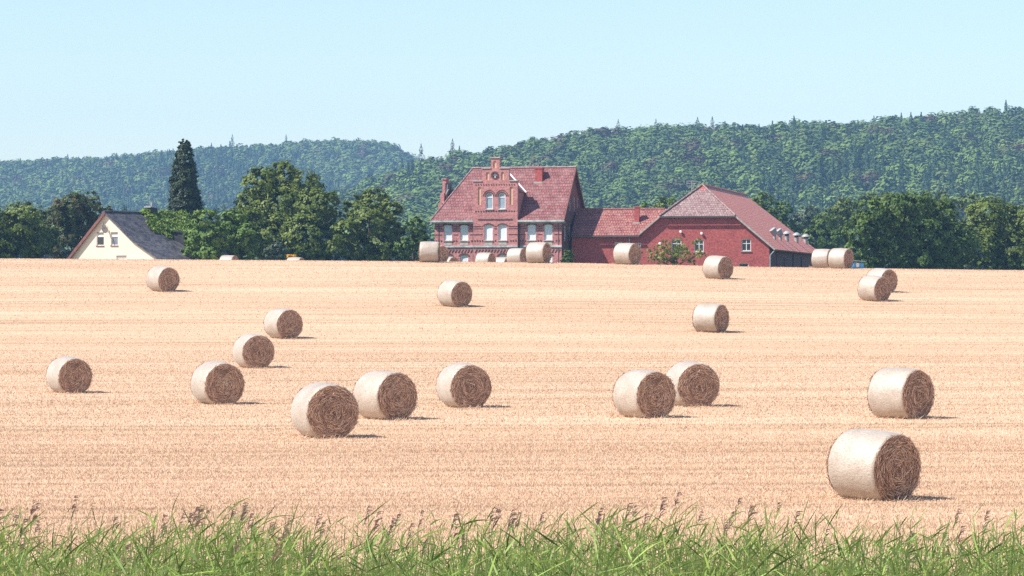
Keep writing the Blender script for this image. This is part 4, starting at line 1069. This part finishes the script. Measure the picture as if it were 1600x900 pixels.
# ------------------------------------------------------------------ stubble
def stubble():
    r = np.random.default_rng(31); V = []
    def band(y0, y1, n, h, w, rows):
        y = y0 + (y1-y0)*r.random(n)**0.85; half = 0.5*1600/F*y*1.12; x = r.uniform(-1,1,n)*half
        rr = y*math.cos(0.1) - x*math.sin(0.1); rr = np.round(rr/rows)*rows - rr + r.normal(0, rows*0.22, n); y = y + rr
        lane = np.mod(y - 0.1*x + 1.2*np.sin(x*0.05), 5.3); keep = (lane > 0.55) | (r.random(n) < 0.3)
        lane2 = np.mod(y - 0.1*x + 1.2*np.sin(x*0.05) + 2.1, 5.3); keep &= (lane2 > 0.3) | (r.random(n) < 0.5)
        x, y = x[keep], y[keep]; n = len(x)
        z = ground_z(x, y) - 0.01
        hh = h*(0.5+0.8*r.random(n)); ww = w*(0.6+0.8*r.random(n)); lx = r.normal(0,0.35,n)*hh; ly = r.normal(0,0.35,n)*hh
        a = r.random(n)*np.pi; dx, dy = np.cos(a)*ww/2, np.sin(a)*ww/2
        V.append(np.stack([np.stack([x-dx,y-dy,z],-1), np.stack([x+dx,y+dy,z],-1), np.stack([x+dx*.6+lx,y+dy*.6+ly,z+hh],-1), np.stack([x-dx*.6+lx,y-dy*.6+ly,z+hh],-1)],1).reshape(-1,3))
    band(52, 100, 520000, 0.048, 0.012, 0.17)
    band(100, 165, 260000, 0.05, 0.02, 0.34)
    band(165, 262, 110000, 0.045, 0.04, 0.8)
    for bx, by, yaw, bs in FEET:                     # straw shed round the foot of every bale
        n = 700; a = r.uniform(-0.85, 0.85, n)*L0*bs; b = r.normal(0, 0.34, n)*bs
        x = bx + a*math.cos(yaw) - b*math.sin(yaw); y = by + a*math.sin(yaw) + b*math.cos(yaw); z = ground_z(x, y)
        az = r.random(n)*6.283; el = np.abs(r.normal(0.25, 0.45, n)); ln = r.uniform(0.07, 0.22, n); w = 0.010
        d = np.stack([np.cos(az)*np.cos(el), np.sin(az)*np.cos(el), np.sin(el)], -1)*ln[:,None]; sd = np.stack([-np.sin(az)*w/2, np.cos(az)*w/2, np.full(n, w/3)], -1); p = np.stack([x, y, z+0.015], -1)
        V.append(np.stack([p-sd, p+sd, p+d+sd*0.6, p+d-sd*0.6], 1).reshape(-1,3))
    v = np.concatenate(V); k = len(v)//4
    sm, nt, out = mat('cut_straw'); g = N(nt, 'ShaderNodeNewGeometry'); tc = N(nt, 'ShaderNodeTexCoord')
    c = ramp(nt, g.outputs['Random Per Island'], [(0.0, (0.53,0.365,0.24)), (1.0, (0.70,0.51,0.365))]).outputs[0]
    for sca, lo_, hi_ in (((0.010,0.16,0), 0.90, 1.03), ((0.02,1.1,0), 0.86, 1.04)):
        mr = N(nt, 'ShaderNodeMapping'); mr.inputs['Rotation'].default_value = (0,0,-0.10); mp = N(nt, 'ShaderNodeMapping'); mp.inputs['Scale'].default_value = sca
        if sca[0] > 0.015: mp.inputs['Location'].default_value = (3,1,0)
        no = N(nt, 'ShaderNodeTexNoise', i_Scale=1.0, i_Detail=3.0); nt.links.new(tc.outputs['Object'], mr.inputs['Vector']); nt.links.new(mr.outputs[0], mp.inputs['Vector']); nt.links.new(mp.outputs[0], no.inputs['Vector'])
        c = mix(nt, 1.0, c, ramp(nt, no.outputs[0], [(0.32,(lo_,lo_*0.97,lo_*0.93)),(0.58,(hi_,hi_,hi_))]).outputs[0], 'MULTIPLY')
    principled(nt, out, c, 0.7, 0.3)
    o = link('stubble', np_mesh('stubble', v, np.arange(4*k, dtype=np.int32).reshape(k,4)), sm)
    tag(o, 'short cut straw stubble standing across the whole field', 'stubble', kind='stuff')
stubble()

# ------------------------------------------------------------------ reeds in the ditch by the camera
def reeds():
    r = np.random.default_rng(41)
    V, Q, MI = [], [], []; nv = 0
    def strip(pts, w, nrm, mi):
        nonlocal nv
        k = len(pts); w = np.asarray(w)[:,None]
        tang = unit(np.gradient(pts, axis=0)); sd = unit(np.cross(tang, nrm))
        v = np.stack([pts - sd*w, pts + sd*w], 1).reshape(-1,3); V.append(v)
        i = nv + 2*np.arange(k-1); Q.append(np.stack([i, i+1, i+3, i+2], -1)); MI.append(np.full(k-1, mi)); nv += 2*k
    N_ = 2900
    for _ in range(N_):
        d = 20 + 15*r.random(); half = 0.5*1600/F*d*1.25
        x = r.uniform(-half, half); gz = float(ground_z(x, d))
        px = 800 + F*x/d
        toprow = 826 + 10*math.sin(px*0.011+0.5) + 12*math.sin(px*0.031) + r.normal(26, 25) + (18 if px > 1330 else 0) + 14*(px<620)*(px>380)
        toprow = max(780, toprow) if r.random() < 0.10 else max(798+8*r.random(), toprow)
        h = (450-toprow)/F*d - gz
        lean = np.array([r.normal(0.05,0.07), r.normal(0,0.05), 0])
        t = np.linspace(0.35, 1, 7)[:,None]; st = np.array([x,d,gz]) + np.concatenate([lean[None,:2]*h*t**2, h*t], 1)
        strip(st, np.linspace(0.005,0.0018,7), np.array([0,1.0,0]), 0)
        flip = r.normal(0, 0.8)
        nl = r.integers(8, 13)
        for k in range(nl):
            f = 1 - 0.042*(k+0.5*r.random()) - 0.006
            base = np.array([x,d,gz]) + np.array([lean[0]*h*f*f, lean[1]*h*f*f, h*f])
            az = flip + math.pi*k + r.normal(0,0.55)
            L = r.uniform(0.20,0.42)*(0.6+0.4*min(1, k/2.0)); el = r.uniform(-0.05,0.95) if k > 1 else r.uniform(0.4,1.3)
            dirv = np.array([math.cos(az)*math.cos(el), math.sin(az)*math.cos(el), math.sin(el)])
            s = np.linspace(0,1,5)[:,None]; droop = r.uniform(0.0,0.35)
            pts = base + dirv*L*s + np.array([0.06,0,-droop])*L*s**2
            strip(pts, np.array([0.35,1.0,0.9,0.55,0.03])*r.uniform(0.003,0.0078), unit(np.cross(dirv, [math.sin(az),-math.cos(az),0.0])*0.6+np.array([0,-0.5,0])+r.normal(size=3)*0.6), 1)
        if r.random() < (0.09 if toprow < 830 else 0.02):          # seed plume
            tip = st[-1]
            for _k in range(14):
                tt = r.random(); q0 = tip + np.array([0.03*tt,0,-0.02+0.15*tt]); dv = unit(np.array([r.normal(0.15,0.28), r.normal(0,0.25), 1.0])); L = r.uniform(0.03,0.09)*(1.15-0.7*tt)
                s = np.linspace(0,1,3)[:,None]; strip(q0 + dv*L*s + np.array([0.03,0,-0.02])*s**2, [0.0016,0.0032,0.0012], np.array([0,1.0,0]), 2)
    # undergrowth low in the bed
    v = np.concatenate(V); q = np.concatenate(Q); me = np_mesh('reed_grass', v, q); me.polygons.foreach_set('material_index', np.concatenate(MI).astype(np.int32))
    o = link('reed_grass', me, [straw_material('reed_stem', (0.08,0.14,0.035), (0.18,0.25,0.07)), leaf_mat('reed_leaf', (0.045,0.100,0.018), (0.32,0.47,0.12), transl=0.35, patch=1.5), straw_material('reed_plume', (0.11,0.06,0.06), (0.24,0.15,0.13))])
    tag(o, 'green reed grass with brown seed plumes along the near edge of the field', 'reeds', kind='stuff')
reeds()

# ------------------------------------------------------------------ haze
def haze():
    m = MB(); m.box(-1500, 1500, -80, 2750, -12, 150)
    hm = bpy.data.materials.new('air_haze'); hm.use_nodes = True; nt = hm.node_tree; nt.nodes.clear()
    out = nt.nodes.new('ShaderNodeOutputMaterial'); v = nt.nodes.new('ShaderNodeVolumePrincipled')
    v.inputs['Color'].default_value = HAZE_COLOR; v.inputs['Density'].default_value = HAZE_DENSITY
    nt.links.new(v.outputs[0], out.inputs['Volume'])
    o = m.build('haze', hm); tag(o, 'thin blue summer haze over the valley', 'haze', kind='stuff')
haze()
